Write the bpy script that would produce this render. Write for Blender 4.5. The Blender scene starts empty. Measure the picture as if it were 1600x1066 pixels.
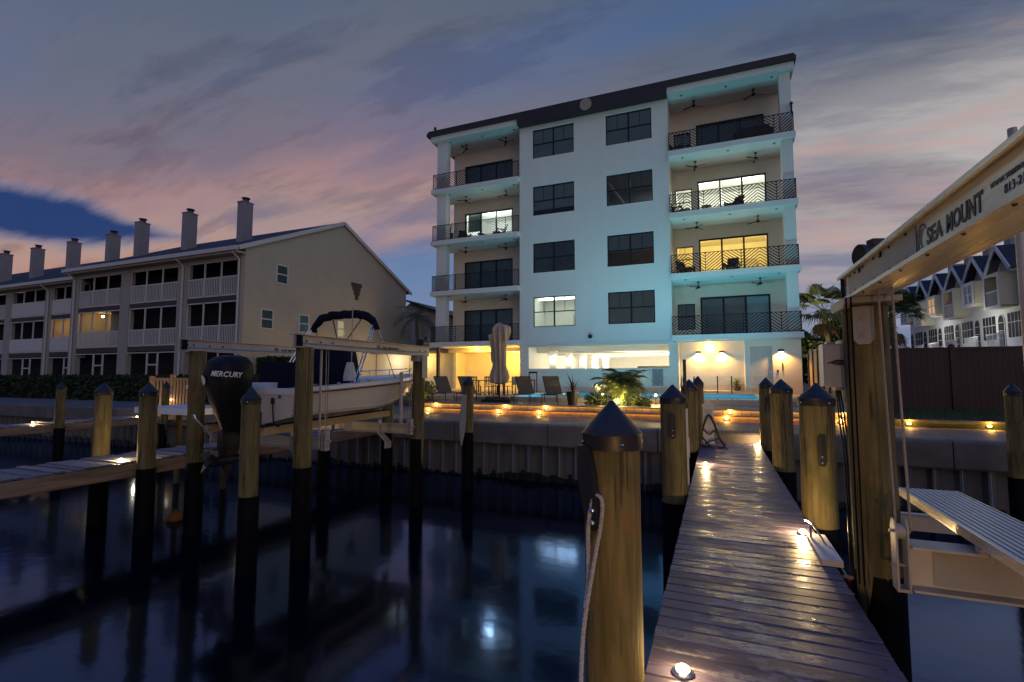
import bpy, bmesh, math, random
from mathutils import Vector, Matrix, Euler
R = math.radians
random.seed(7)
S = bpy.context.scene
col = S.collection

# ------------------------------------------------------------------ camera
cam_d = bpy.data.cameras.new('camera')
cam = bpy.data.objects.new('camera', cam_d); col.objects.link(cam)
cam.location = (0, 0, 3.05)
cam.rotation_euler = (R(90 + 4.06), 0, R(22.4))
cam_d.sensor_width = 36; cam_d.lens = 775 / 1600 * 36
cam_d.clip_start = 0.05; cam_d.clip_end = 2000
S.camera = cam

# ------------------------------------------------------------------ exposure
S.view_settings.view_transform = 'Standard'
S.view_settings.look = 'None'
S.view_settings.exposure = 0.0
S.view_settings.gamma = 1.0
S.view_settings.use_curve_mapping = False
S.render.engine = 'CYCLES'
cy = S.cycles
cy.use_denoising = True
cy.max_bounces = 8; cy.diffuse_bounces = 3; cy.glossy_bounces = 4
cy.transparent_max_bounces = 16; cy.transmission_bounces = 4
cy.caustics_reflective = False; cy.caustics_refractive = False
cy.sample_clamp_indirect = 3.0
cy.sample_clamp_direct = 0.0


class NT:
    """small helper for shader node trees"""
    def __init__(s, tree):
        s.t = tree; s.n = tree.nodes; s.l = tree.links
    def add(s, typ, **kw):
        n = s.n.new(typ)
        for k, v in kw.items(): setattr(n, k, v)
        return n
    def put(s, sock, v):
        if hasattr(v, 'is_linked') or isinstance(v, bpy.types.NodeSocket): s.l.new(v, sock)
        else: sock.default_value = v
    def m(s, op, a, b=None, c=None, clamp=False):
        n = s.add('ShaderNodeMath', operation=op, use_clamp=clamp)
        s.put(n.inputs[0], a)
        if b is not None: s.put(n.inputs[1], b)
        if c is not None: s.put(n.inputs[2], c)
        return n.outputs[0]
    def vm(s, op, a, b=None, out=0):
        n = s.add('ShaderNodeVectorMath', operation=op)
        s.put(n.inputs[0], a)
        if b is not None: s.put(n.inputs[1], b)
        return n.outputs[out]
    def mix(s, f, a, b, blend='MIX'):
        n = s.add('ShaderNodeMix', data_type='RGBA', blend_type=blend)
        s.put(n.inputs[0], f); s.put(n.inputs[6], a); s.put(n.inputs[7], b)
        return n.outputs[2]
    def ramp(s, f, stops, interp='LINEAR'):
        n = s.add('ShaderNodeValToRGB'); n.color_ramp.interpolation = interp
        e = n.color_ramp.elements
        while len(e) < len(stops): e.new(0.5)
        for i, (p, c) in enumerate(stops):
            e[i].position = p
            e[i].color = (c, c, c, 1) if not hasattr(c, '__len__') else (*c[:3], 1)
        s.put(n.inputs[0], f)
        return n.outputs[0]
    def sm(s, x, a, b):
        n = s.add('ShaderNodeMapRange', interpolation_type='SMOOTHSTEP')
        s.put(n.inputs[0], x); n.inputs[1].default_value = a; n.inputs[2].default_value = b
        return n.outputs[0]
    def noise(s, vec, scale, detail=4, rough=.55, dist=0):
        n = s.add('ShaderNodeTexNoise')
        s.put(n.inputs['Vector'], vec); n.inputs['Scale'].default_value = scale
        n.inputs['Detail'].default_value = detail; n.inputs['Roughness'].default_value = rough
        n.inputs['Distortion'].default_value = dist
        return n.outputs[0]


# ------------------------------------------------------------------ sky (dusk clouds over a Nishita sky)
W = bpy.data.worlds.new('World'); S.world = W; W.use_nodes = True
t = NT(W.node_tree); t.n.clear()
tc = t.add('ShaderNodeTexCoord')
d = tc.outputs['Generated']
sx = t.add('ShaderNodeSeparateXYZ'); t.l.new(d, sx.inputs[0])
dx, dy, dz = sx.outputs
nish = t.add('ShaderNodeTexSky', sky_type='NISHITA'); nish.sun_disc = False
nish.sun_elevation = R(2); nish.sun_rotation = R(150)
elev = t.m('DIVIDE', t.m('ARCSINE', dz), math.pi / 2)          # 0 horizon .. 1 zenith
def E(deg): return deg / 90
blue = t.ramp(elev, [(0, (.06, .16, .36)), (E(9), (.05, .13, .33)), (E(20), (.03, .10, .30)), (E(42), (.012, .11, .46)), (1, (.008, .11, .58))])
blue = t.mix(1.0, blue, t.mix(1.0, nish.outputs[0], (.05, .05, .05, 1), 'MULTIPLY'), 'ADD')
# flat cloud-deck coordinates
inv = t.m('DIVIDE', 1.0, t.m('ADD', t.m('MAXIMUM', dz, 0.0), .22))
cv = t.add('ShaderNodeCombineXYZ')
t.l.new(t.m('MULTIPLY', dx, inv), cv.inputs[0]); t.l.new(t.m('MULTIPLY', dy, inv), cv.inputs[1])
mp = t.add('ShaderNodeMapping'); mp.inputs['Rotation'].default_value = (0, 0, R(-8)); mp.inputs['Scale'].default_value = (.55, 1.9, 1)
t.l.new(cv.outputs[0], mp.inputs[0])
n1 = t.noise(mp.outputs[0], 1.5, 7, .58, .15)
n2 = t.noise(mp.outputs[0], 3.0, 8, .62, .2)
mp2 = t.add('ShaderNodeMapping'); mp2.inputs['Location'].default_value = (3.1, 1.7, 0); mp2.inputs['Scale'].default_value = (.35, 1.2, 1)
t.l.new(cv.outputs[0], mp2.inputs[0])
n3 = t.noise(mp2.outputs[0], 1.6, 7, .55, .1)
az = t.m('ARCTAN2', dx, dy)                                      # 0 = +Y (straight up the dock), negative to the left
crest = t.m('SUBTRACT', 1.0, t.sm(t.m('ABSOLUTE', t.m('ADD', az, R(29))), R(4), R(44)))   # the glow stands highest over the sunset
elw = t.m('ADD', t.m('SUBTRACT', elev, t.m('MULTIPLY', crest, E(8.0))), t.m('MULTIPLY', t.m('ADD', t.m('SUBTRACT', n1, .5), t.m('MULTIPLY', t.m('SUBTRACT', n2, .5), .5)), .15))
front = t.sm(t.m('ABSOLUTE', t.m('ADD', az, R(15))), R(125), R(72))
cloud_w = t.ramp(elw, [(E(2), (.30, .19, .20)), (E(7), (.44, .24, .19)), (E(11), (.43, .285, .25)), (E(14.5), (.375, .23, .235)),
                     (E(18), (.215, .165, .205)), (E(23), (.150, .155, .205)), (E(33), (.092, .125, .180)), (E(50), (.05, .075, .145)), (1, (.04, .055, .12))])
cloud_b = t.ramp(elw, [(E(2), (.10, .12, .19)), (E(14), (.085, .11, .18)), (E(32), (.07, .095, .17)), (1, (.04, .055, .12))])
cloud = t.mix(front, cloud_b, cloud_w)
def dirv(px, py):
    f = Vector((-math.sin(R(22.4)) * math.cos(R(4.06)), math.cos(R(22.4)) * math.cos(R(4.06)), math.sin(R(4.06))))
    r = Vector((math.cos(R(22.4)), math.sin(R(22.4)), 0)); u = r.cross(f)
    return (f + r * (px - 800) / 775 - u * (py - 533) / 775).normalized()
def lobe(v, a, b):                                              # wide soft glow round a compass direction
    return t.sm(t.vm('DOT_PRODUCT', d, tuple(v), out=1), math.cos(R(a)), math.cos(R(b)))
cream = lobe(dirv(1440, 250), 33, 8)
cream = t.m('MULTIPLY', cream, t.sm(t.m('ADD', elev, t.m('MULTIPLY', t.m('SUBTRACT', n1, .5), .14)), E(31), E(19)))
cloud = t.mix(t.m('MULTIPLY', cream, t.ramp(n3, [(.36, .12), (.60, .95)])), cloud, (.46, .44, .435, 1))
rose = t.m('MULTIPLY', lobe(dirv(1380, 290), 20, 6), t.sm(n2, .50, .62))
cloud = t.mix(t.m('MULTIPLY', rose, .5), cloud, (.52, .32, .30, 1))
# darker streaks
streak = t.sm(n2, .52, .36)
cloud = t.mix(t.m('MULTIPLY', streak, .75), cloud, t.mix(1.0, cloud, (.60, .63, .70, 1), 'MULTIPLY'))
lift = t.sm(n3, .45, .75)
cloud = t.mix(t.m('MULTIPLY', lift, .25), cloud, t.mix(1.0, cloud, (1.45, 1.35, 1.3, 1), 'MULTIPLY'))
# coverage: thick deck in the middle, open blue bank low down
lmask = t.sm(az, R(-50), R(-60))
cov = t.ramp(t.m('ADD', elw, t.m('MULTIPLY', lmask, E(5))), [(E(0), .05), (E(4), .18), (E(8.5), .62), (E(12.5), 1.0), (E(34), .97), (E(44), .62), (E(58), .22), (1, .10)])
cov = t.m('MULTIPLY', cov, t.m('ADD', .72, t.m('MULTIPLY', t.sm(n3, .28, .55), .28)))
# long blue opening on the left, near the horizon
left = t.m('MAXIMUM', t.m('SUBTRACT', R(-40), az), 0.0)           # angle to the left of the terrace gable
hole_c = t.m('ADD', E(13.3), t.m('MULTIPLY', left, -.002))
hole_w = t.m('MULTIPLY', t.sm(left, R(14), R(27)), E(2.1))
wob = t.m('MULTIPLY', t.m('SUBTRACT', n2, .5), .03)
hole = t.m('SUBTRACT', 1.0, t.sm(t.m('SUBTRACT', t.m('ABSOLUTE', t.m('SUBTRACT', t.m('ADD', elev, wob), hole_c)), hole_w), E(-.9), E(.7)))
hole = t.m('MULTIPLY', hole, t.sm(left, R(11), R(20)))
hole = t.m('MULTIPLY', hole, t.sm(az, R(-150), R(-110)))
cov = t.m('MULTIPLY', cov, t.m('SUBTRACT', 1.0, t.m('MULTIPLY', hole, .97)))
holeblue = t.mix(hole, blue, (.012, .045, .16, 1))
skyc = t.mix(cov, holeblue, cloud)
bg = t.add('ShaderNodeBackground'); t.l.new(skyc, bg.inputs[0]); bg.inputs[1].default_value = 1.0
wo = t.add('ShaderNodeOutputWorld'); t.l.new(bg.outputs[0], wo.inputs[0])

# ------------------------------------------------------------------ very soft low sun, added as fill from behind the camera
sl = bpy.data.lights.new('sun', 'SUN'); sl.energy = .29; sl.angle = R(70); sl.color = (1, .95, .86)
so = bpy.data.objects.new('sun', sl); col.objects.link(so); so.location = (30, -30, 40)
so.rotation_euler = Vector((-.62, .62, -.42)).to_track_quat('-Z', 'Y').to_euler()

# ------------------------------------------------------------------ materials
def mat(name, c, rough=.6, metal=0., var=.15, scale=5., stretch=(1, 1, 1), bump=0., bscale=None, spec=.4, world=False, rnd=0., c2=None, rvar=0.):
    m = bpy.data.materials.new(name); m.use_nodes = True
    k = NT(m.node_tree); p = k.n['Principled BSDF']
    if world:
        vec = k.add('ShaderNodeNewGeometry').outputs['Position']
    else:
        vec = k.add('ShaderNodeTexCoord').outputs['Object']
    mpn = k.add('ShaderNodeMapping'); mpn.inputs['Scale'].default_value = stretch; k.l.new(vec, mpn.inputs[0])
    vec = mpn.outputs[0]
    n = k.noise(vec, scale, 6, .6)
    lo = tuple(x * (1 - var) for x in c); hi = tuple(min(1, x * (1 + var)) for x in c)
    if c2: hi = c2; lo = c
    colr = k.ramp(n, [(.3, lo), (.7, hi)])
    if rnd:
        oi = k.add('ShaderNodeObjectInfo')
        f = k.m('ADD', 1 - rnd, k.m('MULTIPLY', oi.outputs['Random'], 2 * rnd))
        cc = k.add('ShaderNodeCombineXYZ')
        for i in range(3): k.l.new(f, cc.inputs[i])
        colr = k.mix(1.0, colr, cc.outputs[0], 'MULTIPLY')
    k.l.new(colr, p.inputs['Base Color'])
    p.inputs['Roughness'].default_value = rough; p.inputs['Metallic'].default_value = metal
    p.inputs['Specular IOR Level'].default_value = spec
    if rvar:
        k.l.new(k.ramp(k.noise(vec, scale * .6, 4), [(.3, max(.03, rough - rvar)), (.7, min(1, rough + rvar))]), p.inputs['Roughness'])
    if bump:
        b = k.add('ShaderNodeBump'); b.inputs['Strength'].default_value = bump; b.inputs['Distance'].default_value = .02
        k.l.new(k.noise(vec, bscale or scale * 6, 5), b.inputs['Height']); k.l.new(b.outputs[0], p.inputs['Normal'])
    return m
def emit(name, c, s):
    m = bpy.data.materials.new(name); m.use_nodes = True
    k = NT(m.node_tree); k.n.clear()
    e = k.add('ShaderNodeEmission'); e.inputs[0].default_value = (*c, 1); e.inputs[1].default_value = s
    o = k.add('ShaderNodeOutputMaterial'); k.l.new(e.outputs[0], o.inputs[0]); return m
def glass(name, tint, rough=.02, ior=1.5, refl=1.0):
    m = bpy.data.materials.new(name); m.use_nodes = True
    k = NT(m.node_tree); k.n.clear()
    a = k.add('ShaderNodeBsdfTransparent'); a.inputs[0].default_value = (*tint, 1)
    g = k.add('ShaderNodeBsdfGlossy'); g.inputs['Roughness'].default_value = rough; g.inputs[0].default_value = (refl, refl, refl, 1)
    f = k.add('ShaderNodeFresnel'); f.inputs[0].default_value = ior
    x = k.add('ShaderNodeMixShader'); k.l.new(f.outputs[0], x.inputs[0]); k.l.new(a.outputs[0], x.inputs[1]); k.l.new(g.outputs[0], x.inputs[2])
    o = k.add('ShaderNodeOutputMaterial'); k.l.new(x.outputs[0], o.inputs[0]); return m

def stain_timber(m):
    """green and brown blotches, knots and drying checks over the streaky grain"""
    k = NT(m.node_tree); p = k.n['Principled BSDF']; src = p.inputs['Base Color'].links[0].from_socket
    pos = k.add('ShaderNodeNewGeometry').outputs['Position']
    a = k.add('ShaderNodeMapping'); a.inputs['Scale'].default_value = (1, 1, .5); k.l.new(pos, a.inputs[0])
    c = k.mix(k.m('MULTIPLY', k.sm(k.noise(a.outputs[0], 3.2, 6, .6, .4), .48, .66), .75), src, (.075, .068, .022, 1))
    c = k.mix(k.m('MULTIPLY', k.sm(k.noise(a.outputs[0], 5.5, 5, .6), .56, .70), .7), c, (.20, .11, .035, 1))
    b = k.add('ShaderNodeMapping'); b.inputs['Scale'].default_value = (26, 26, .9); k.l.new(pos, b.inputs[0])
    c = k.mix(k.m('MULTIPLY', k.sm(k.noise(b.outputs[0], 1.0, 4, .6, .5), .56, .62), .85), c, (.035, .026, .010, 1))
    v = k.add('ShaderNodeTexVoronoi'); v.inputs['Scale'].default_value = 2.6; k.l.new(pos, v.inputs['Vector'])
    c = k.mix(k.m('MULTIPLY', k.sm(v.outputs['Distance'], .10, .03), .8), c, (.05, .03, .012, 1))
    k.l.new(c, p.inputs['Base Color'])
M = {}
M['stucco'] = mat('white_stucco', (.705, .71, .685), .85, scale=1.1, stretch=(1.3, 1.3, .30), bump=.25, bscale=40, c2=(.755, .755, .72))
M['stucco_in'] = mat('cream_stucco', (.80, .755, .64), .85, var=.05, scale=1.5)
M['fascia'] = mat('dark_brown_metal', (.035, .026, .03), .5, var=.15)
M['black'] = mat('black_metal', (.012, .013, .016), .45, var=.2)
M['frame'] = mat('black_window_frame', (.010, .012, .016), .4, var=.2)
M['glass'] = glass('window_glass', (.72, .78, .78), .01, 1.55)
M['dglass'] = glass('tinted_glass', (.80, .90, .92), .01, 1.6)
M['blind'] = mat('roller_blind', (.36, .52, .56), .9, var=.08, scale=2)
M['dblind'] = mat('dark_blind', (.15, .23, .27), .9, var=.15, scale=2)
M['room_white'] = mat('room_wall_white', (.75, .75, .7), .9, var=.04)
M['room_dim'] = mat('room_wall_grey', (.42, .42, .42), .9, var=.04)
M['timber'] = mat('weathered_piling_timber', (.075, .060, .020), .8, scale=3.0, stretch=(5, 5, .45), bump=.45, bscale=9, c2=(.20, .160, .068))
stain_timber(M['timber'])
M['timber_lit'] = mat('lit_bunk_timber', (.36, .26, .13), .7, scale=2.2, stretch=(5, .5, 5), c2=(.50, .38, .20))  # light falling on the bunks is put into this paler timber colour
M['timber2'] = mat('dock_timber', (.16, .11, .07), .75, scale=2.2, stretch=(6, .5, 5), bump=.25, bscale=9, c2=(.34, .24, .16), rnd=.1)
M['wrap'] = mat('wet_black_pile_wrap', (.004, .004, .005), .6, var=.4, scale=3, spec=.08)
M['cap'] = mat('black_plastic_cap', (.022, .02, .022), .42, var=.25, scale=8)
M['alu'] = mat('brushed_aluminium', (.80, .74, .63), .30, metal=.5, var=.16, scale=3, stretch=(8, .5, 8), rvar=.08)
M['alu_dull'] = mat('dull_aluminium', (.46, .43, .38), .5, metal=.6, var=.12, scale=4)
M['rib'] = mat('pale_ribbed_aluminium', (.42, .50, .52), .35, metal=.3, var=.1, scale=4)
M['clear'] = glass('clear_fence_glass', (.95, .97, .97), .01, 1.2)
M['steel'] = mat('stainless_tube', (.65, .65, .66), .18, metal=1., var=.05)
M['wire'] = mat('wire_rope', (.30, .26, .21), .55, metal=.4, var=.2, scale=30)
M['galv'] = mat('white_painted_steel', (.32, .305, .30), .5, var=.08)
M['hull'] = mat('cream_gelcoat', (.66, .60, .53), .22, var=.05, scale=1.5, spec=.5)
M['white_gel'] = mat('white_gelcoat', (.72, .74, .76), .3, var=.05)
M['navy'] = mat('navy_canvas', (.005, .008, .020), .9, var=.25, scale=4, bump=.3, bscale=12, spec=.15)
M['mblack'] = mat('black_outboard_cover', (.005, .005, .006), .5, var=.25, scale=3, bump=.35, bscale=7, spec=.25)
M['gunmetal'] = mat('gunmetal_gearcase', (.03, .03, .032), .3, metal=.3, var=.2)
M['white_ink'] = mat('white_print', (.75, .75, .75), .6, var=.02)
M['black_ink'] = mat('black_print', (.012, .014, .02), .5, var=.02)
M['grey_ink'] = mat('grey_print', (.10, .13, .16), .5, var=.05)
M['concrete'] = mat('seawall_concrete', (.095, .085, .082), .85, scale=1.2, c2=(.17, .155, .15), bump=.25, bscale=30, world=True)
M['sheet'] = mat('vinyl_sheet_pile', (.08, .072, .07), .6, scale=1.0, stretch=(3, 3, .35), c2=(.17, .15, .145), world=True)
M['algae'] = mat('wet_algae_band', (.008, .009, .006), .5, var=.4, scale=4, world=True)
M['sand'] = mat('shell_sand', (.09, .09, .10), .95, scale=1.4, c2=(.15, .15, .16), bump=.5, bscale=14, world=True)
M['terrain'] = mat('dry_ground', (.10, .095, .07), .95, var=.3, scale=.6, world=True)
M['riser'] = mat('brick_riser', (.36, .24, .15), .8, var=.25, scale=8, world=True)
M['coping'] = mat('pool_coping', (.42, .36, .29), .7, var=.12, scale=5, world=True)
M['tile'] = mat('pool_tile', (.30, .56, .66), .4, var=.08, scale=8, world=True)
M['awall'] = mat('tan_stucco', (.47, .42, .33), .9, var=.06, scale=.8, bump=.12, bscale=40, world=True)
M['apil'] = mat('grey_beige_trim', (.36, .33, .31), .8, var=.06, scale=1, world=True)
M['trim'] = mat('white_trim_paint', (.60, .58, .57), .6, var=.05)
M['roof'] = mat('blue_grey_shingle', (.036, .040, .055), .85, var=.35, scale=7, stretch=(1, 3, 1), bump=.4, bscale=30, world=True)
M['screen'] = mat('dark_insect_screen', (.018, .016, .016), .8, var=.3, scale=1.2, world=True)
M['brown'] = mat('brown_beam', (.075, .055, .05), .8, var=.15)
M['chim'] = mat('chimney_siding', (.30, .28, .30), .85, var=.08, scale=1.5, world=True)
M['twall'] = mat('pale_grey_stucco', (.72, .72, .70), .9, var=.05, scale=.8, world=True)
M['tcream'] = mat('cream_siding', (.66, .60, .42), .85, var=.06, scale=2, stretch=(1, 1, 6), world=True)
M['fence'] = mat('brown_vinyl_fence', (.052, .026, .022), .55, var=.2, scale=1.0, world=True)
M['fence_tan'] = mat('tan_vinyl_fence', (.40, .28, .17), .7, var=.15, scale=2, stretch=(4, 4, .5), world=True)
M['gate'] = mat('varnished_gate_timber', (.36, .21, .11), .6, scale=2, stretch=(6, 6, .6), c2=(.50, .32, .18))
M['lounger'] = mat('grey_sling_fabric', (.28, .25, .21), .8, var=.1, scale=12)
M['bronze'] = mat('dark_bronze_tube', (.04, .033, .028), .4, metal=.5, var=.15)
M['canvas'] = mat('beige_umbrella_canvas', (.44, .36, .28), .9, var=.12, scale=5, bump=.4, bscale=9)
M['leaf'] = mat('palm_leaf', (.035, .065, .015), .55, var=.4, scale=3, c2=(.09, .12, .03))
M['leaf_lit'] = mat('lit_palm_leaf', (.10, .135, .03), .55, var=.3, scale=3, c2=(.20, .23, .06))  # lamp glow put into the leaf colour, for plants standing under lamps
M['bush'] = mat('bush_leaf', (.025, .045, .014), .6, scale=2, c2=(.07, .10, .03), world=True)
M['hedge'] = mat('hedge_leaf', (.012, .022, .009), .75, scale=2, c2=(.028, .042, .015), world=True)
M['bark'] = mat('palm_bark', (.10, .075, .05), .9, scale=4, stretch=(1, 1, 6), c2=(.2, .15, .1), bump=.5, bscale=8)
M['dead'] = mat('dead_frond', (.16, .11, .06), .9, var=.3)
M['grass_m'] = mat('lawn_blade', (.03, .055, .014), .8, scale=1, c2=(.07, .09, .025), world=True)
M['soil'] = mat('lawn_soil', (.04, .05, .02), .95, var=.3, scale=4, world=True)
M['pot'] = mat('dark_glazed_pot', (.03, .022, .018), .4, var=.2)
M['cordy'] = mat('burgundy_leaf', (.05, .014, .014), .5, var=.3, scale=3)
M['rope'] = mat('braided_dock_line', (.26, .25, .26), .85, scale=60, c2=(.46, .45, .45), bump=.5, bscale=120)
M['hose'] = mat('black_rubber_hose', (.02, .018, .017), .4, var=.2)
M['plast'] = mat('white_plastic', (.60, .57, .55), .5, var=.06)
M['pvc'] = mat('grey_pvc', (.42, .38, .36), .5, var=.08)
M['box_p'] = mat('beige_control_box', (.40, .41, .43), .5, var=.04, scale=2)
M['red'] = mat('red_reflector', (.35, .015, .008), .35, var=.1)
M['door_w'] = mat('pale_door_paint', (.58, .54, .47), .6, var=.04)
M['orange'] = mat('orange_buoy', (.25, .09, .012), .5, var=.15)
M['lamp'] = emit('warm_lamp', (1, .68, .30), 14)
M['lamp_y'] = emit('step_lamp', (1, .62, .20), 12)
M['lamp_w'] = emit('white_lamp', (1, .93, .78), 10)
M['cove'] = emit('cove_light', (.95, 1, .92), 5.5)
M['ceil_w'] = emit('room_light_white', (1, .97, .86), 6)
M['ceil_y'] = emit('room_light_yellow', (1, .72, .25), 6)
M['win_o'] = emit('lit_window_orange', (1, .48, .14), 1.0)
M['win_dim'] = emit('dim_lit_window', (1, .75, .38), .45)
M['dim_lamp'] = emit('dim_room_light', (.9, .92, .85), 3)
M['pool_lamp'] = emit('pool_lens', (.35, .9, 1), 5)

# paver walkway: bricks in flat relief at distance
def paver(name, c1, c2, sc):
    m = mat(name, c1, .6, c2=c2, scale=2, world=True)
    k = NT(m.node_tree); p = k.n['Principled BSDF']
    g = k.add('ShaderNodeNewGeometry')
    b = k.add('ShaderNodeTexBrick'); k.l.new(g.outputs['Position'], b.inputs['Vector'])
    b.inputs['Scale'].default_value = sc; b.inputs['Color1'].default_value = (*c1, 1); b.inputs['Color2'].default_value = (*c2, 1)
    b.inputs['Mortar'].default_value = (*[x * .35 for x in c1], 1); b.inputs['Mortar Size'].default_value = .02
    n = k.noise(g.outputs['Position'], 1.1, 6)
    k.l.new(k.mix(1.0, b.outputs[0], k.ramp(n, [(.3, .65), (.7, 1.2)]), 'MULTIPLY'), p.inputs['Base Color'])
    bp = k.add('ShaderNodeBump'); bp.inputs['Strength'].default_value = .5; bp.inputs['Distance'].default_value = .01
    k.l.new(b.outputs[1], bp.inputs['Height']); bp.invert = True; k.l.new(bp.outputs[0], p.inputs['Normal'])
    return m
M['paver'] = paver('walkway_pavers', (.22, .15, .10), (.31, .22, .155), 2.4)
M['patio'] = paver('patio_pavers', (.30, .26, .21), (.38, .33, .27), 1.8)

# wet composite decking
def decking():
    m = bpy.data.materials.new('wet_composite_decking'); m.use_nodes = True
    k = NT(m.node_tree); p = k.n['Principled BSDF']
    g = k.add('ShaderNodeNewGeometry'); pos = g.outputs['Position']
    oi = k.add('ShaderNodeObjectInfo').outputs['Random']
    mpn = k.add('ShaderNodeMapping'); mpn.inputs['Scale'].default_value = (1.4, 22, 1); k.l.new(pos, mpn.inputs[0])
    grain = k.noise(mpn.outputs[0], 3.0, 7, .65)
    mw = k.add('ShaderNodeMapping'); mw.inputs['Scale'].default_value = (1.5, 3.2, 1); k.l.new(pos, mw.inputs[0])
    wetn = k.m('ADD', k.noise(mw.outputs[0], 1.6, 8, .66, .35), k.m('MULTIPLY', k.m('SUBTRACT', oi, .5), .16))
    gx = k.add('ShaderNodeSeparateXYZ'); k.l.new(pos, gx.inputs[0])
    mid = k.m('SUBTRACT', 1.0, k.m('ABSOLUTE', k.m('DIVIDE', k.m('SUBTRACT', gx.outputs[0], .22), .62)))   # trodden, puddled middle of the deck
    wet = k.sm(k.m('ADD', wetn, k.m('MULTIPLY', mid, .14)), .56, .64)
    basec = k.ramp(grain, [(.25, (.040, .033, .062)), (.75, (.098, .080, .135))])
    f = k.m('ADD', .65, k.m('MULTIPLY', oi, .7))
    cc = k.add('ShaderNodeCombineXYZ')
    for i in range(3): k.l.new(f, cc.inputs[i])
    basec = k.mix(1.0, basec, cc.outputs[0], 'MULTIPLY')
    wear = k.m('MULTIPLY', k.sm(k.m('ADD', k.noise(mw.outputs[0], 2.6, 9, .7, .2), k.m('MULTIPLY', mid, .16)), .60, .70), .55)      # bleached, trodden blotches
    basec = k.mix(wear, basec, (.26, .25, .29, 1))
    k.l.new(basec, p.inputs['Base Color'])
    rg = k.mix(wet, k.ramp(grain, [(.3, .42), (.7, .6)]), k.ramp(grain, [(.3, .14), (.7, .34)]))
    k.l.new(rg, p.inputs['Roughness'])
    p.inputs['Specular IOR Level'].default_value = .75
    b = k.add('ShaderNodeBump'); b.inputs['Strength'].default_value = .35; b.inputs['Distance'].default_value = .006
    k.l.new(grain, b.inputs['Height']); k.l.new(b.outputs[0], p.inputs['Normal'])
    return m
M['deck'] = decking()
M['deck2'] = mat('bleached_dock_planks', (.08, .085, .11), .45, scale=3, stretch=(1.5, 14, 1), c2=(.17, .18, .22), world=True, rnd=.15, bump=.25, bscale=8)

def canal():
    m = bpy.data.materials.new('dark_canal_water'); m.use_nodes = True
    k = NT(m.node_tree); k.n.clear()
    dif = k.add('ShaderNodeBsdfDiffuse'); dif.inputs[0].default_value = (.001, .003, .006, 1)
    gl = k.add('ShaderNodeBsdfGlossy'); gl.inputs[0].default_value = (.36, .53, 1, 1); gl.inputs['Roughness'].default_value = .095
    fr = k.add('ShaderNodeFresnel'); fr.inputs[0].default_value = 2.25
    g = k.add('ShaderNodeNewGeometry')
    n = k.noise(g.outputs['Position'], 2.6, 3, .5)
    b = k.add('ShaderNodeBump'); b.inputs['Strength'].default_value = .045; b.inputs['Distance'].default_value = .05
    k.l.new(n, b.inputs['Height']); k.l.new(b.outputs[0], gl.inputs['Normal'])
    x = k.add('ShaderNodeMixShader'); k.l.new(fr.outputs[0], x.inputs[0]); k.l.new(dif.outputs[0], x.inputs[1]); k.l.new(gl.outputs[0], x.inputs[2])
    o = k.add('ShaderNodeOutputMaterial'); k.l.new(x.outputs[0], o.inputs[0]); return m
M['canal'] = canal()
M['pool_w'] = glass('pool_water_surface', (.55, .92, .97), .05, 1.33)


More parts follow.
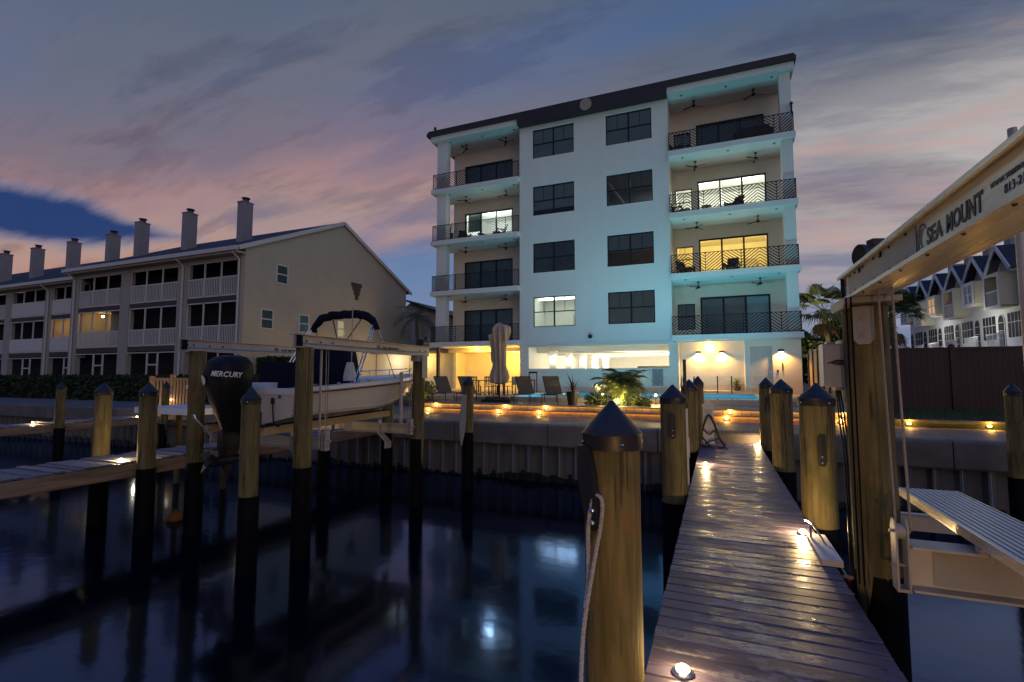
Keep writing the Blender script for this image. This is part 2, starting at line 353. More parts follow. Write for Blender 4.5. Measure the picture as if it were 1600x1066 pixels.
# ------------------------------------------------------------------ mesh building
class MB:
    def __init__(s, mx=None): s.v = []; s.f = []; s.mx = mx or Matrix()
    def add(s, vs, fs):
        b = len(s.v); s.v += [s.mx @ Vector(p) for p in vs]; s.f += [tuple(i + b for i in f) for f in fs]; return s
    def box(s, x0, x1, y0, y1, z0, z1):
        return s.add([(x0, y0, z0), (x1, y0, z0), (x1, y1, z0), (x0, y1, z0), (x0, y0, z1), (x1, y0, z1), (x1, y1, z1), (x0, y1, z1)],
                     [(3, 2, 1, 0), (4, 5, 6, 7), (0, 1, 5, 4), (1, 2, 6, 5), (2, 3, 7, 6), (3, 0, 4, 7)])
    def quad(s, *p): return s.add(p, [tuple(range(len(p)))])
    def bar(s, a, b, w, h, up=(0, 0, 1)):
        a = Vector(a); b = Vector(b); dd = (b - a).normalized(); u = Vector(up)
        sd = dd.cross(u)
        if sd.length < 1e-4: sd = dd.cross(Vector((0, 1, 0)))
        sd.normalize(); u = sd.cross(dd).normalized()
        sd = sd * w / 2; u = u * h / 2
        return s.add([a - sd - u, a + sd - u, a + sd + u, a - sd + u, b - sd - u, b + sd - u, b + sd + u, b - sd + u],
                     [(0, 1, 2, 3), (7, 6, 5, 4), (1, 0, 4, 5), (2, 1, 5, 6), (3, 2, 6, 7), (0, 3, 7, 4)])
    def tube(s, pts, r, n=8, caps=True):
        pts = [Vector(p) for p in pts]; rs = r if hasattr(r, '__len__') else [r] * len(pts)
        vs = []; fs = []; ref = None
        for i, p in enumerate(pts):
            dd = (pts[min(i + 1, len(pts) - 1)] - pts[max(i - 1, 0)]).normalized()
            if ref is None:
                ref = dd.cross(Vector((0, 0, 1)))
                if ref.length < 1e-3: ref = dd.cross(Vector((0, 1, 0)))
            a = (ref - dd * ref.dot(dd)).normalized(); ref = a; c = dd.cross(a)
            for j in range(n):
                th = 2 * math.pi * j / n
                vs.append(p + (a * math.cos(th) + c * math.sin(th)) * rs[i])
        for i in range(len(pts) - 1):
            for j in range(n):
                k = (j + 1) % n
                fs.append((i * n + j, (i + 1) * n + j, (i + 1) * n + k, i * n + k))
        if caps:
            fs.append(tuple(range(n))); fs.append(tuple(reversed(range((len(pts) - 1) * n, len(pts) * n))))
        return s.add(vs, fs)
    def lathe(s, c, prof, n=20, caps=True):
        vs = []; fs = []
        for (r, z) in prof:
            for j in range(n):
                th = 2 * math.pi * j / n
                vs.append((c[0] + r * math.cos(th), c[1] + r * math.sin(th), c[2] + z))
        for i in range(len(prof) - 1):
            for j in range(n):
                k = (j + 1) % n
                fs.append((i * n + j, i * n + k, (i + 1) * n + k, (i + 1) * n + j))
        if caps:
            fs.append(tuple(reversed(range(n)))); fs.append(tuple(range((len(prof) - 1) * n, len(prof) * n)))
        return s.add(vs, fs)
    def prism(s, poly, axis, a, b):
        """2D polygon extruded along an axis: 'x' poly=(y,z), 'y' poly=(x,z), 'z' poly=(x,y)"""
        def P(q, h): return {'x': (h, q[0], q[1]), 'y': (q[0], h, q[1]), 'z': (q[0], q[1], h)}[axis]
        n = len(poly)
        return s.add([P(q, a) for q in poly] + [P(q, b) for q in poly],
                     [tuple(reversed(range(n))), tuple(range(n, 2 * n))] + [(i, (i + 1) % n, n + (i + 1) % n, n + i) for i in range(n)])
    def ball(s, c, r, nu=12, nv=8, sc=(1, 1, 1)):
        vs = []; fs = []
        for i in range(nv + 1):
            ph = math.pi * i / nv
            for j in range(nu):
                th = 2 * math.pi * j / nu
                vs.append((c[0] + r * sc[0] * math.sin(ph) * math.cos(th), c[1] + r * sc[1] * math.sin(ph) * math.sin(th), c[2] + r * sc[2] * math.cos(ph)))
        for i in range(nv):
            for j in range(nu):
                k = (j + 1) % nu
                fs.append((i * nu + j, (i + 1) * nu + j, (i + 1) * nu + k, i * nu + k))
        return s.add(vs, fs)
    def mesh(s, name, m, origin, smooth=False):
        me = bpy.data.meshes.new(name)
        me.from_pydata([tuple(p - origin) for p in s.v], [], s.f); me.validate()
        if m: me.materials.append(M[m] if isinstance(m, str) else m)
        bm = bmesh.new(); bm.from_mesh(me); bmesh.ops.recalc_face_normals(bm, faces=bm.faces); bm.to_mesh(me); bm.free()
        if smooth:
            me.polygons.foreach_set('use_smooth', [True] * len(me.polygons)); me.set_sharp_from_angle(angle=R(38))
        me.update(); return me
    def build(s, name, m, parent=None, smooth=False, origin=None):
        po = wloc(parent); o0 = Vector(origin) if origin is not None else po
        ob = bpy.data.objects.new(name, s.mesh(name, m, o0, smooth)); col.objects.link(ob)
        if parent: ob.parent = parent
        ob.location = o0 - po
        return ob
def wloc(o):
    v = Vector()
    while o: v += o.location; o = o.parent
    return v
LABELS = {}
def tag(o, label, cat, group=None):
    o['label'] = label; o['category'] = cat
    if group: o['group'] = group
    LABELS.setdefault(label, []).append(o.name)
    return o
def thing(name, loc, label, cat, group=None):
    o = bpy.data.objects.new(name, None); col.objects.link(o); o.location = loc; o.empty_display_size = .2
    return tag(o, label, cat, group)
def struct(name, mb, m, smooth=False):
    o = mb.build(name, m, None, smooth); o['kind'] = 'structure'; return o
def stuff(o): o['kind'] = 'stuff'; return o
def light(kind, loc, power, color, size=.05, parent=None, name='bulb', **kw):
    L = bpy.data.lights.new(name, kind); L.energy = power; L.color = color
    if kind in ('POINT', 'SPOT'): L.shadow_soft_size = size
    if kind == 'AREA': L.size = size
    for k, v in kw.items(): setattr(L, k, v)
    o = bpy.data.objects.new(name, L); col.objects.link(o)
    if parent: o.parent = parent
    o.location = Vector(loc) - wloc(parent)
    return o
def copy_tree(o, parent=None):
    c = o.copy(); col.objects.link(c); c.parent = parent
    for ch in o.children: copy_tree(ch, c)
    return c
def text_mesh(txt, size, mx, m, name, parent, shear=0., bold=0., extrude=.002, align='LEFT', sx=1.):
    cu = bpy.data.curves.new(name, 'FONT'); cu.body = txt; cu.size = size; cu.shear = shear; cu.offset = bold
    cu.extrude = extrude; cu.align_x = align; cu.space_character = 1.02; cu.resolution_u = 3
    ob = bpy.data.objects.new(name, cu); col.objects.link(ob)
    bpy.context.view_layer.update()
    me = bpy.data.meshes.new_from_object(ob.evaluated_get(bpy.context.evaluated_depsgraph_get()))
    bpy.data.objects.remove(ob); bpy.data.curves.remove(cu)
    po = wloc(parent)
    me.transform(Matrix.Translation(-po) @ mx @ Matrix.Diagonal((sx, 1, 1, 1)))
    me.materials.clear(); me.materials.append(M[m])
    o = bpy.data.objects.new(name, me); col.objects.link(o); o.parent = parent
    return o
def frame_mx(origin, xdir, ydir):
    x = Vector(xdir).normalized(); y = Vector(ydir).normalized(); z = x.cross(y)
    m = Matrix((x, y, z)).transposed().to_4x4(); m.translation = Vector(origin); return m
def wall_open(mb, x0, x1, z0, z1, y, th, ops):
    """wall in the XZ plane with rectangular openings (x0,x1,z0,z1), made of butted boxes with shared grid lines"""
    xs = sorted({x0, x1, *[q for o in ops for q in o[:2]]}); 
    xs = [q for q in xs if x0 <= q <= x1]
    for a, b in zip(xs, xs[1:]):
        c = (a + b) / 2
        cut = sorted([(o[2], o[3]) for o in ops if o[0] < c < o[1]])
        z = z0
        for p, q in cut:
            if p > z: mb.box(a, b, y, y + th, z, p)
            z = q
        if z < z1: mb.box(a, b, y, y + th, z, z1)

# ================================================================== SETTING
b = MB().quad((-400, -400, 0), (400, -400, 0), (400, 13.9, 0), (-400, 13.9, 0)); struct('canal_water', b, 'canal')
b = MB().quad((-500, -400, -2.5), (500, -400, -2.5), (500, 14, -2.5), (-500, 14, -2.5)); struct('canal_bed', b, 'terrain')
# land behind the sea wall: hole left for the pool
PX0, PX1, PY0, PY1 = -8.9, 1.75, 20.9, 28.0
b = MB()
b.quad((-600, 13.9, 1.55), (600, 13.9, 1.55), (600, 20.2, 1.55), (-600, 20.2, 1.55))
b.quad((-600, 20.2, 1.55), (PX0 - .3, 20.2, 1.55), (PX0 - .3, 28.6, 1.55), (-600, 28.6, 1.55))
b.quad((PX1 + .3, 20.2, 1.55), (600, 20.2, 1.55), (600, 28.6, 1.55), (PX1 + .3, 28.6, 1.55))
b.quad((-600, 28.6, 1.55), (600, 28.6, 1.55), (600, 900, 1.55), (-600, 900, 1.55))
struct('ground', b, 'terrain')
b = MB().box(-11.2, 40, 14.16, 16.95, 1.3, 1.645); struct('walkway', b, 'paver')
b = MB().box(-60, -11.2, 14.16, 20.0, 1.3, 1.66); struct('shell_ground', b, 'sand')
b = MB().box(-11.2, 4.2, 16.95, 17.32, 1.3, 1.81); struct('lower_step', b, 'riser')
b = MB().box(-11.2, 4.2, 17.32, 20.3, 1.3, 1.975); struct('patio', b, 'patio')
b = MB().box(-17.9, -11.2, 20.0, 20.3, 1.3, 1.975)
b.box(-17.9, PX0 - .3, 20.3, 29.18, 1.3, 2.12).box(PX1 + .3, 4.2, 20.3, 29.18, 1.3, 2.12)
b.box(PX0 - .3, PX1 + .3, 28.3, 29.18, 1.3, 2.12); struct('pool_deck', b, 'patio')
b = MB().box(-24.9, -17.9, 20.0, 31, 1.3, 1.9); struct('side_yard', b, 'paver')
b = MB().box(4.2, 40, 16.95, 22.6, 1.3, 1.84); struct('lawn', b, 'soil')
g = MB()
rg = random.Random(3)
for i in range(9000):
    x = rg.uniform(4.25, 17); y = rg.uniform(17.0, 22.4); h = rg.uniform(.04, .11); a = rg.uniform(0, 6.28); w = .008
    dx_, dy_ = math.cos(a) * w, math.sin(a) * w; lx, ly = rg.uniform(-.04, .04), rg.uniform(-.04, .04)
    g.add([(x - dx_, y - dy_, 1.84), (x + dx_, y + dy_, 1.84), (x + lx, y + ly, 1.84 + h)], [(0, 1, 2)])
gr = g.build('grass', 'grass_m'); stuff(gr)

# ------------------------------------------------------------------ swimming pool
pool = thing('swimming_pool', (-3.6, 24, 1.0), 'long lit turquoise swimming pool between the patio and the apartment block', 'pool')
b = MB()
b.box(PX0 - .18, PX0, PY0 - .18, PY1 + .18, .5, 2.08).box(PX1, PX1 + .18, PY0 - .18, PY1 + .18, .5, 2.08)
b.box(PX0, PX1, PY0 - .18, PY0, .5, 2.08).box(PX0, PX1, PY1, PY1 + .18, .5, 2.08).box(PX0 - .18, PX1 + .18, PY0 - .18, PY1 + .18, .35, .5)
b.build('basin', 'tile', pool)
b = MB()
b.box(PX0 - .3, PX1 + .3, PY0 - .6, PY0 + .04, 2.085, 2.14).box(PX0 - .3, PX1 + .3, PY1 - .04, PY1 + .3, 2.085, 2.14)
b.box(PX0 - .3, PX0 + .04, PY0 + .04, PY1 - .04, 2.085, 2.14).box(PX1 - .04, PX1 + .3, PY0 + .04, PY1 - .04, 2.085, 2.14)
b.box(PX0 - .3, PX1 + .3, PY0 - .6, PY0 - .45, 1.3, 2.08)
b.build('coping', 'coping', pool)
MB().quad((PX0, PY0, 2.02), (PX1, PY0, 2.02), (PX1, PY1, 2.02), (PX0, PY1, 2.02)).build('water_surface', 'pool_w', pool)
for (x, p) in ((-7.2, 420), (-3.6, 700), (-.6, 950), (1.1, 950)):
    MB().lathe((x, PY0 + 3.2, .9), [(.12, -.399), (.12, .0), (.02, .02)], 14).build('pool_light', 'pool_lamp', pool)
    light('SPOT', (x, PY0 + 2.2, 1.0), p, (.42, .66, .68) if x < -2 else (.24, .66, .74), .12, pool, spot_size=R(126), spot_blend=.6).rotation_euler = (R(180), 0, 0)
    light('POINT', (x, PY0 + 3.2, 1.3), 130, (.10, .72, .95), .12, pool)

# ------------------------------------------------------------------ sea wall
sw = thing('seawall', (0, 13.9, 0), 'long concrete capped sea wall with corrugated sheet piling along the canal', 'sea wall')
xs = [-60, -48, -42, -36, -30, -25.2, -21, -16.5, -12.1, -7.6, -4.55, -1.5, 1.6, 4.7, 7.8, 11, 15, 20, 28, 40]
for a, c in zip(xs, xs[1:]):
    MB().prism([(13.73, 1.06), (13.76, 1.02), (14.15, 1.02), (14.15, 1.645), (13.78, 1.645), (13.73, 1.60)], 'x', a + .012, c - .012).build('cap_section', 'concrete', sw, origin=(a, 13.73, 1.02))
pm = None
for i in range(140):
    x = -46 + i * .48
    if pm is None:
        mb = MB(); pr_ = [(0, 13.87), (.07, 13.87), (.13, 14.0), (.37, 14.0), (.43, 13.87), (.478, 13.87)]
        for (a, ya), (c, yc) in zip(pr_, pr_[1:]):
            mb.quad((a, ya, -1.5), (c, yc, -1.5), (c, yc, 1.03), (a, ya, 1.03))
        mb.v = [Vector(v) for v in mb.v]; pm = mb.mesh('sheet_pile', 'sheet', Vector((0, 13.87, 0)))
    o = bpy.data.objects.new('sheet_pile', pm); col.objects.link(o); o.parent = sw; o.location = (x, -.03, 0)
b = MB(); rg = random.Random(11); hh = .14
for i in range(840):
    x = -46 + i * .08; hh = min(.26, max(.05, hh + rg.uniform(-.04, .04))); yb = 13.80 + (.0 if (i * .08) % .48 < .09 or (i * .08) % .48 > .40 else .13)
    b.box(x, x + .08, yb + .01, yb + .04, -.8, hh + (.10 if rg.random() < .06 else 0))
stuff(b.build('algae_band', 'algae', sw))

# ================================================================== CONDO BUILDING
FY = 29.2; BY = 31.3
condo = thing('apartment_building', (-6.8, FY, 2.1), 'white four storey apartment block over a lit garage, with stacked balconies at both ends', 'apartment block')
SL = [(5.02, 5.32), (8.50, 8.80), (12.0, 12.3), (15.62, 15.92)]
wins = []
for z in (18.91, 15.16, 11.46, 8.02):
    wins += [(-10.6, -7.87, z - 1.9, z), (-5.87, -3.17, z - 1.9, z)]
b = MB(); wall_open(b, -11.5, -2.25, 4.98, 19.9, FY, .25, [(x0, x1, z0, z1) for x0, x1, z0, z1 in wins])
b.build('front_wall', 'stucco', condo)
MB().box(-11.6, -2.2, FY - .04, FY - .003, 4.98, 5.06).build('drip_ledge', 'stucco', condo)
b = MB()
b.box(-11.5, -11.28, FY + .252, 45, 4.98, 19.9).box(-2.47, -2.25, FY + .252, 45, 4.98, 19.9)
b.build('bay_side_wall', 'stucco_in', condo)
# bay back walls with their door and window openings
RD = (-.79, 2.92); RWn = (-2.08, -1.1); LD = (-16.6, -12.85)
heads = [7.72, 11.22, 14.78, 18.3]
opsR = []; opsL = []
for i, (z0, z1) in enumerate(SL):
    opsR += [(*RD, z1 + .02, heads[i]), (*RWn, z1 + .5, heads[i] - .35)]
    opsL += [(*LD, z1 + .02, heads[i])]
b = MB(); wall_open(b, -2.25, 4.05, 5.02, 19.35, BY, .2, opsR); b.build('balcony_back_wall', 'stucco_in', condo)
b = MB(); wall_open(b, -17.5, -11.5, 5.02, 19.35, BY, .2, opsL); b.build('balcony_back_wall', 'stucco_in', condo)
b = MB().box(3.85, 4.05, BY + .2, 45, 5.0, 19.9).box(-17.5, -17.3, BY + .2, 45, 5.0, 19.9).box(-17.5, 4.05, 45, 45.2, 2.0, 19.9)
b.build('outer_wall', 'stucco', condo)
for (a, c) in ((3.5, 4.05), (-17.68, -16.95)):
    MB().box(a, c, FY, FY + .55, 5.0, 19.4).build('corner_column', 'stucco', condo)
for k, (z0, z1) in enumerate(SL):
    MB().box(-17.98, -11.502, FY - .3, BY - .001, z0, z1).build('balcony_slab', 'stucco', condo)
    MB().box(-2.248, 4.16, FY - .3, BY - .001, z0, z1).build('balcony_slab', 'stucco', condo)
    MB().box(-17.3, -11.52, BY + .2, 44.9, z0, z1 - .01).build('floor_slab', 'stucco_in', condo) if k else None
    MB().box(-2.2, 3.83, BY + .2, 44.9, z0, z1 - .01).build('floor_slab', 'stucco_in', condo) if k else None
# roof: soffits over the bays, dark fascia, thin roof edge
MB().box(-18.05, -11.502, FY - .3, BY + .2, 19.35, 19.70).build('roof_soffit', 'stucco', condo)
MB().box(-2.248, 4.2, FY - .3, BY + .2, 19.35, 19.70).build('roof_soffit', 'stucco', condo)
MB().box(-11.5, -2.25, FY - .475, FY - .004, 19.20, 19.699).build('fascia_band', 'fascia', condo)
MB().box(-18.3, 4.3, FY - .45, 45.3, 19.702, 19.96).build('fascia', 'fascia', condo)
MB().box(-18.22, 4.22, FY - .38, 45.2, 19.962, 20.10).build('roof_edge', 'fascia', condo)
b = MB().lathe((0, 0, 0), [(.36, 0), (.36, .05), (.31, .06), (.31, .03), (.02, .03)], 28)
for i in range(6): b.box(-.28, .28, -.27 + i * .1, -.22 + i * .1, .031, .05)
b.v = [Matrix.Translation((-6.97, FY - .476, 19.62)) @ (Matrix.Rotation(R(90), 4, 'X') @ v) for v in b.v]
b.build('round_vent', 'coping', condo)
b = MB().tube([(-17.95, FY + .1, 20.1), (-17.95, FY + .1, 20.42)], .05).ball((-17.95, FY + .1, 20.5), .12, 10, 6, (.8, .8, 1.2)); b.build('roof_vent', 'black', condo, True)
b = MB().ball((-6.93, FY - .16, 5.42), .13, 10, 8).box(-7.0, -6.86, FY - .14, FY - .002, 5.36, 5.5); b.build('flood_light', 'black', condo, True)
b = MB().tube([(4.02, FY - .2, 17.0), (4.02, FY - .2, 17.35)], .05).ball((4.02, FY - .2, 17.45), .09, 10, 6); b.build('camera_mast', 'black', condo, True)

def sash_window(parent, x0, x1, z0, z1, y, gm='dglass', blind=None, mx=None, fm='frame', pair=True, muntin=True, by=.16, f=.055):
    b = MB(mx); y1 = y + .07
    b.box(x0, x0 + f, y, y1, z0, z1).box(x1 - f, x1, y, y1, z0, z1).box(x0 + f, x1 - f, y, y1, z0, z0 + f).box(x0 + f, x1 - f, y, y1, z1 - f, z1)
    zm = (z0 + z1) / 2
    halves = [(x0 + f, (x0 + x1) / 2 - f * .8), ((x0 + x1) / 2 + f * .8, x1 - f)] if pair else [(x0 + f, x1 - f)]
    if pair: b.box(halves[0][1], halves[1][0], y, y1, z0 + f, z1 - f)
    for a, c in halves:
        b.box(a, c, y + .005, y1, zm - f * .5, zm + f * .5)
        if muntin: b.box((a + c) / 2 - .012, (a + c) / 2 + .012, y + .02, y1 - .02, zm + f * .5, z1 - f)
    w = b.build('window', fm, parent)
    for a, c in halves:
        for p, q in ((z0 + f, zm - f * .5), (zm + f * .5, z1 - f)):
            MB(mx).quad((a, y + .04, p), (c, y + .04, p), (c, y + .04, q), (a, y + .04, q)).build('pane', gm, w)
    if blind:
        bm_, drop = blind
        MB(mx).box(x0 + .02, x1 - .02, y + by, y + by + .01, z1 - (z1 - z0) * drop, z1).build('blind', bm_, w)
    return w
def dark_room(parent, x0, x1, y0, y1, z0, z1, m='room_dim'):
    b = MB().quad((x0, y1, z0), (x1, y1, z0), (x1, y1, z1), (x0, y1, z1)).quad((x0, y0, z0), (x0, y1, z0), (x0, y1, z1), (x0, y0, z1))
    b.quad((x1, y0, z0), (x1, y1, z0), (x1, y1, z1), (x1, y0, z1)).quad((x0, y0, z0), (x1, y0, z0), (x1, y1, z0), (x0, y1, z0)).quad((x0, y0, z1), (x1, y0, z1), (x1, y1, z1), (x0, y1, z1))
    return b.build('room', m, parent)
# middle windows: (column, row from top)
blinds = {0: ('blind', 1.0), 1: ('blind', .98), 2: ('blind', .80), 3: None, 4: ('dblind', 1.0), 5: ('blind', .55), 6: None, 7: ('blind', 1.0)}
for i, (x0, x1, z0, z1) in enumerate(wins):
    gm = 'glass' if i in (3, 6) else 'dglass'
    sash_window(condo, x0, x1, z0, z1, FY + .09, gm, blinds[i], muntin=(i != 4), by=.072)
    if i in (3, 5, 6):
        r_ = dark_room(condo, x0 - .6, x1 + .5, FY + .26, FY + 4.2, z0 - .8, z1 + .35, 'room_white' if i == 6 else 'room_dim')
        if i == 6:      # cove lit living room
            zc = z1 + .18
            b = MB().box(x0 - .5, x1 + .4, FY + 2.6, FY + 2.72, zc, zc + .12).box(x0 + .2, x0 + .32, FY + .6, FY + 2.5, zc, zc + .12)
            b.build('cove_strip', 'cove', r_)
            light('AREA', ((x0 + x1) / 2, FY + 2.0, z1 + .25), 45, (.93, 1, .88), 1.6, r_)
            MB().box(x1 - 1.0, x1 - .1, FY + 3.2, FY + 3.6, z0 - .8, z0 + 1.1).build('cabinet', 'room_dim', r_)
        elif i == 3:
            light('AREA', ((x0 + x1) / 2 + .8, FY + 2.6, z1 + .3), 9, (.95, .97, .9), .6, r_)
            b = MB().bar((x0 - .2, FY + .9, z1 + .1), (x0 + 1.1, FY + 2.6, z0 + .2), .10, .12); b.build('stair_rail', 'trim', r_)
        else:
            light('POINT', (x1 - .3, FY + 2.0, z0 + .4), 6, (1, .55, .25), .1, r_)
# balcony doors and side windows
litR = {0: None, 1: 'y', 2: 'w', 3: None}
litL = {0: None, 1: None, 2: 'w2', 3: None}
def slider(parent, x0, x1, z0, z1, y, gm):
    f = .09; b = MB(); y1 = y + .09
    b.box(x0, x0 + f, y, y1, z0, z1).box(x1 - f, x1, y, y1, z0, z1).box(x0 + f, x1 - f, y, y1, z1 - f, z1).box(x0 + f, x1 - f, y, y1, z0, z0 + .04)
    w = (x1 - x0 - 2 * f) / 3
    for k in (1, 2): b.box(x0 + f + w * k - .05, x0 + f + w * k + .05, y + .002, y1 - .002, z0 + .04, z1 - f)
    o = b.build('sliding_door', 'frame', parent)
    for k in range(3):
        a = x0 + f + w * k + (.05 if k else 0); c = x0 + f + w * (k + 1) - (.05 if k < 2 else 0)
        MB().quad((a, y + .045, z0 + .04), (c, y + .045, z0 + .04), (c, y + .045, z1 - f), (a, y + .045, z1 - f)).build('pane', gm, o)
    return o
for i, (s0, s1) in enumerate(SL):
    top = 19.35 if i == 3 else SL[i + 1][0]
    for side, (x0, x1), lit in (('R', RD, litR[i]), ('L', LD, litL[i])):
        dr = slider(condo, x0, x1, s1 + .02, heads[i], BY + .05, 'glass' if lit else 'dglass')
        if side == 'R':
            wn = sash_window(condo, RWn[0], RWn[1], s1 + .5, heads[i] - .35, BY + .06, 'glass' if lit else 'dglass', None if lit else ('blind', 1.0), pair=False, by=.075)
        if lit:
            a, c = (-2.2, 3.8) if side == 'R' else (-17.2, -11.6)
            r_ = dark_room(condo, a, c, BY + .21, BY + 5.0, s1, top - .01, 'room_white')
            p, cl, em = {'w': (520, (1, .96, .80), 'ceil_w'), 'y': (460, (1, .62, .16), 'ceil_y'), 'w2': (380, (.92, .98, .95), 'ceil_w')}[lit]
            for q in (.28, .72):
                MB().lathe((a + (c - a) * q, BY + 2.4, top - .04), [(.22, 0), (.22, .03)], 14).build('ceiling_lamp', em, r_)
                light('POINT', (a + (c - a) * q, BY + 2.4, top - .35), p / 2, cl, .25, r_)
            if lit == 'w':
                MB().ball((.55, BY + 1.6, s1 + 1.55), .12, 12, 8).tube([(.55, BY + 1.6, s1 + 1.65), (.55, BY + 1.6, top - .02)], .012).build('pendant_lamp', 'lamp_w', r_, True)
            b = MB().box(a + 1.2, a + 3.4, BY + 4.2, BY + 4.8, s1, s1 + .9).box(a + 3.9, a + 4.8, BY + 4.5, BY + 4.9, s1, s1 + 2.0)
            b.build('furniture', 'room_dim', r_)
            if lit == 'w2':
                MB().box(x0 + .1, x0 + 1.2, BY + .35, BY + .37, s1 + 1.2, heads[i]).build('blind', 'blind', r_)
        else:
            MB().box(x0 + .05, x1 - .05, BY + .145, BY + .152, s1, heads[i]).build('blind', 'blind' if (side, i) == ('R', 0) else 'dblind', dr)
# downlights in the balcony ceilings
for z in (19.35, 15.62, 12.0, 8.5):
    for x in (-1.5, .9, 3.2, -16.8, -14.3, -12.0):
        MB().lathe((x, FY + .25, z - .012), [(.075, 0), (.075, .011)], 12).build('downlight', 'brown', condo)
# chevron railings
def railing(x0, x1, z, side):
    zt = z + 1.07; zb = z + .07; y = FY - .18; rv = MB(); sv = MB()
    def run(pa, pb):
        L = (Vector(pb) - Vector(pa)).length; n = max(1, round(L / .88)); ux = (Vector(pb) - Vector(pa)) / n
        for k in range(n + 1):
            p = Vector(pa) + ux * k
            if k % 2 == 0 or k == n: rv.bar((p.x, p.y, z), (p.x, p.y, zt), .035, .035, (0, 1, 0))
        rv.bar((*pa[:2], zt), (*pb[:2], zt), .05, .03); rv.bar((*pa[:2], zb), (*pb[:2], zb), .03, .03)
        H = zt - zb; w = ux.length; sp = .165
        for k in range(n):
            p = Vector(pa) + ux * k; sg = 1 if k % 2 == 0 else -1
            rise = w * .80; c = -rise
            while c < H:
                # line: h = c + rise*t  (sg 1) or h = c + rise*(1-t)
                t0 = max(0, -c / rise); t1 = min(1, (H - c) / rise)
                if t1 - t0 > .06:
                    q0, q1 = (t0, t1) if sg > 0 else (1 - t0, 1 - t1)
                    A = p + ux * q0; B = p + ux * q1
                    sv.bar((A.x, A.y, zb + c + rise * t0), (B.x, B.y, zb + c + rise * t1), .014, .046)
                c += sp
    run((x0, y, 0), (x1, y, 0))
    if side == 'L': run((x0, y, 0), (x0, BY - .1, 0))
    else: run((x1, y, 0), (x1, BY - .1, 0))
    r_ = rv.build('balcony_railing', 'black', condo); stuff(sv.build('chevron_slats', 'black', r_))
for s0, s1 in SL:
    railing(-17.88, -11.52, s1, 'L'); railing(-2.22, 4.08, s1, 'R')
# ground storey
b = MB()
wall_open(b, -11.25, -2.05, 2.0, 4.979, FY + .02, .22, [(-10.9, -2.46, 3.52, 4.86)])
b.build('garage_wall', 'stucco_in', condo)
b = MB(); wall_open(b, -2.05, 4.05, 2.0, 5.019, FY + .0, .2, [(-1.95, 1.40, 2.26, 4.93), (1.68, 2.72, 2.22, 4.63)])
b.build('entry_wall', 'stucco_in', condo)
b = MB().box(-1.95, 1.4, FY + .62, FY + .75, 2.26, 4.93).box(-2.05, -1.951, FY + .201, FY + .75, 2.26, 4.93).box(1.401, 1.5, FY + .201, FY + .75, 2.26, 4.93)
b.box(-1.95, 1.4, FY + .2, FY + .75, 4.931, 5.0).box(-1.95, 1.4, FY + .2, FY + .75, 2.1, 2.259)
b.build('niche_wall', 'stucco_in', condo)
nl = MB().lathe((-.35, FY + .40, 4.915), [(.06, 0), (.06, .014)], 12).build('niche_light', 'lamp', condo)
light('POINT', (-.35, FY + .36, 4.6), 75, (1, .48, .08), .08, nl)
dr = MB().box(1.68, 2.72, FY + .06, FY + .12, 2.22, 4.63).build('service_door', 'door_w', condo)
b = MB().ball((2.60, FY + .02, 3.28), .045, 8, 6).box(2.55, 2.65, FY + .04, FY + .06, 3.2, 3.5); b.build('handle', 'steel', dr)
b = MB().box(3.14, 3.2, FY - .02, FY, 3.35, 3.75).box(2.90, 2.98, FY - .02, FY, 3.25, 3.38); b.build('keypad', 'bronze', condo)
for (x, y) in ((-.92, FY + .62), (.28, FY + .62), (3.12, FY)):
    sc_ = MB().prism([(y, 4.46), (y - .16, 4.36), (y - .16, 4.33), (y, 4.33)], 'x', x - .13, x + .13).build('wall_sconce', 'bronze', condo)
    MB().box(x - .1, x + .1, y - .14, y - .02, 4.315, 4.326).build('lens', 'lamp_w', sc_)
    light('SPOT', (x, y - .09, 4.30), 300, (1, .50, .10), .04, sc_, spot_size=R(150), spot_blend=.5)
# ground storey, left open lounge
b = MB().box(-11.5, -11.251, FY + .02, 33.2, 1.9, 4.979).box(-17.4, -11.502, 33.0, 33.2, 1.9, 5.0).box(-17.6, -17.401, 31.6, 33.2, 1.9, 5.0)
b.build('lounge_wall', 'stucco_in', condo)
MB().box(-17.98, -11.502, BY + .201, 33.0, 4.75, 5.0).build('lounge_ceiling', 'stucco_in', condo)
MB().box(-18.1, -11.26, 29.19, 33.0, 1.5, 2.13).build('lounge_floor', 'coping', condo)
MB().box(-17.62, -17.44, FY + .05, FY + .25, 2.13, 5.01).build('lounge_post', 'brown', condo)
for x, y in ((-15.2, 30.6), (-12.9, 31.8)):
    MB().lathe((x, y, 4.90 if y < BY else 4.72), [(.16, 0), (.16, .03)], 14).build('lounge_light', 'lamp_y', condo)
    light('POINT', (x, y, 4.5), 210, (1, .54, .08), .12, condo)
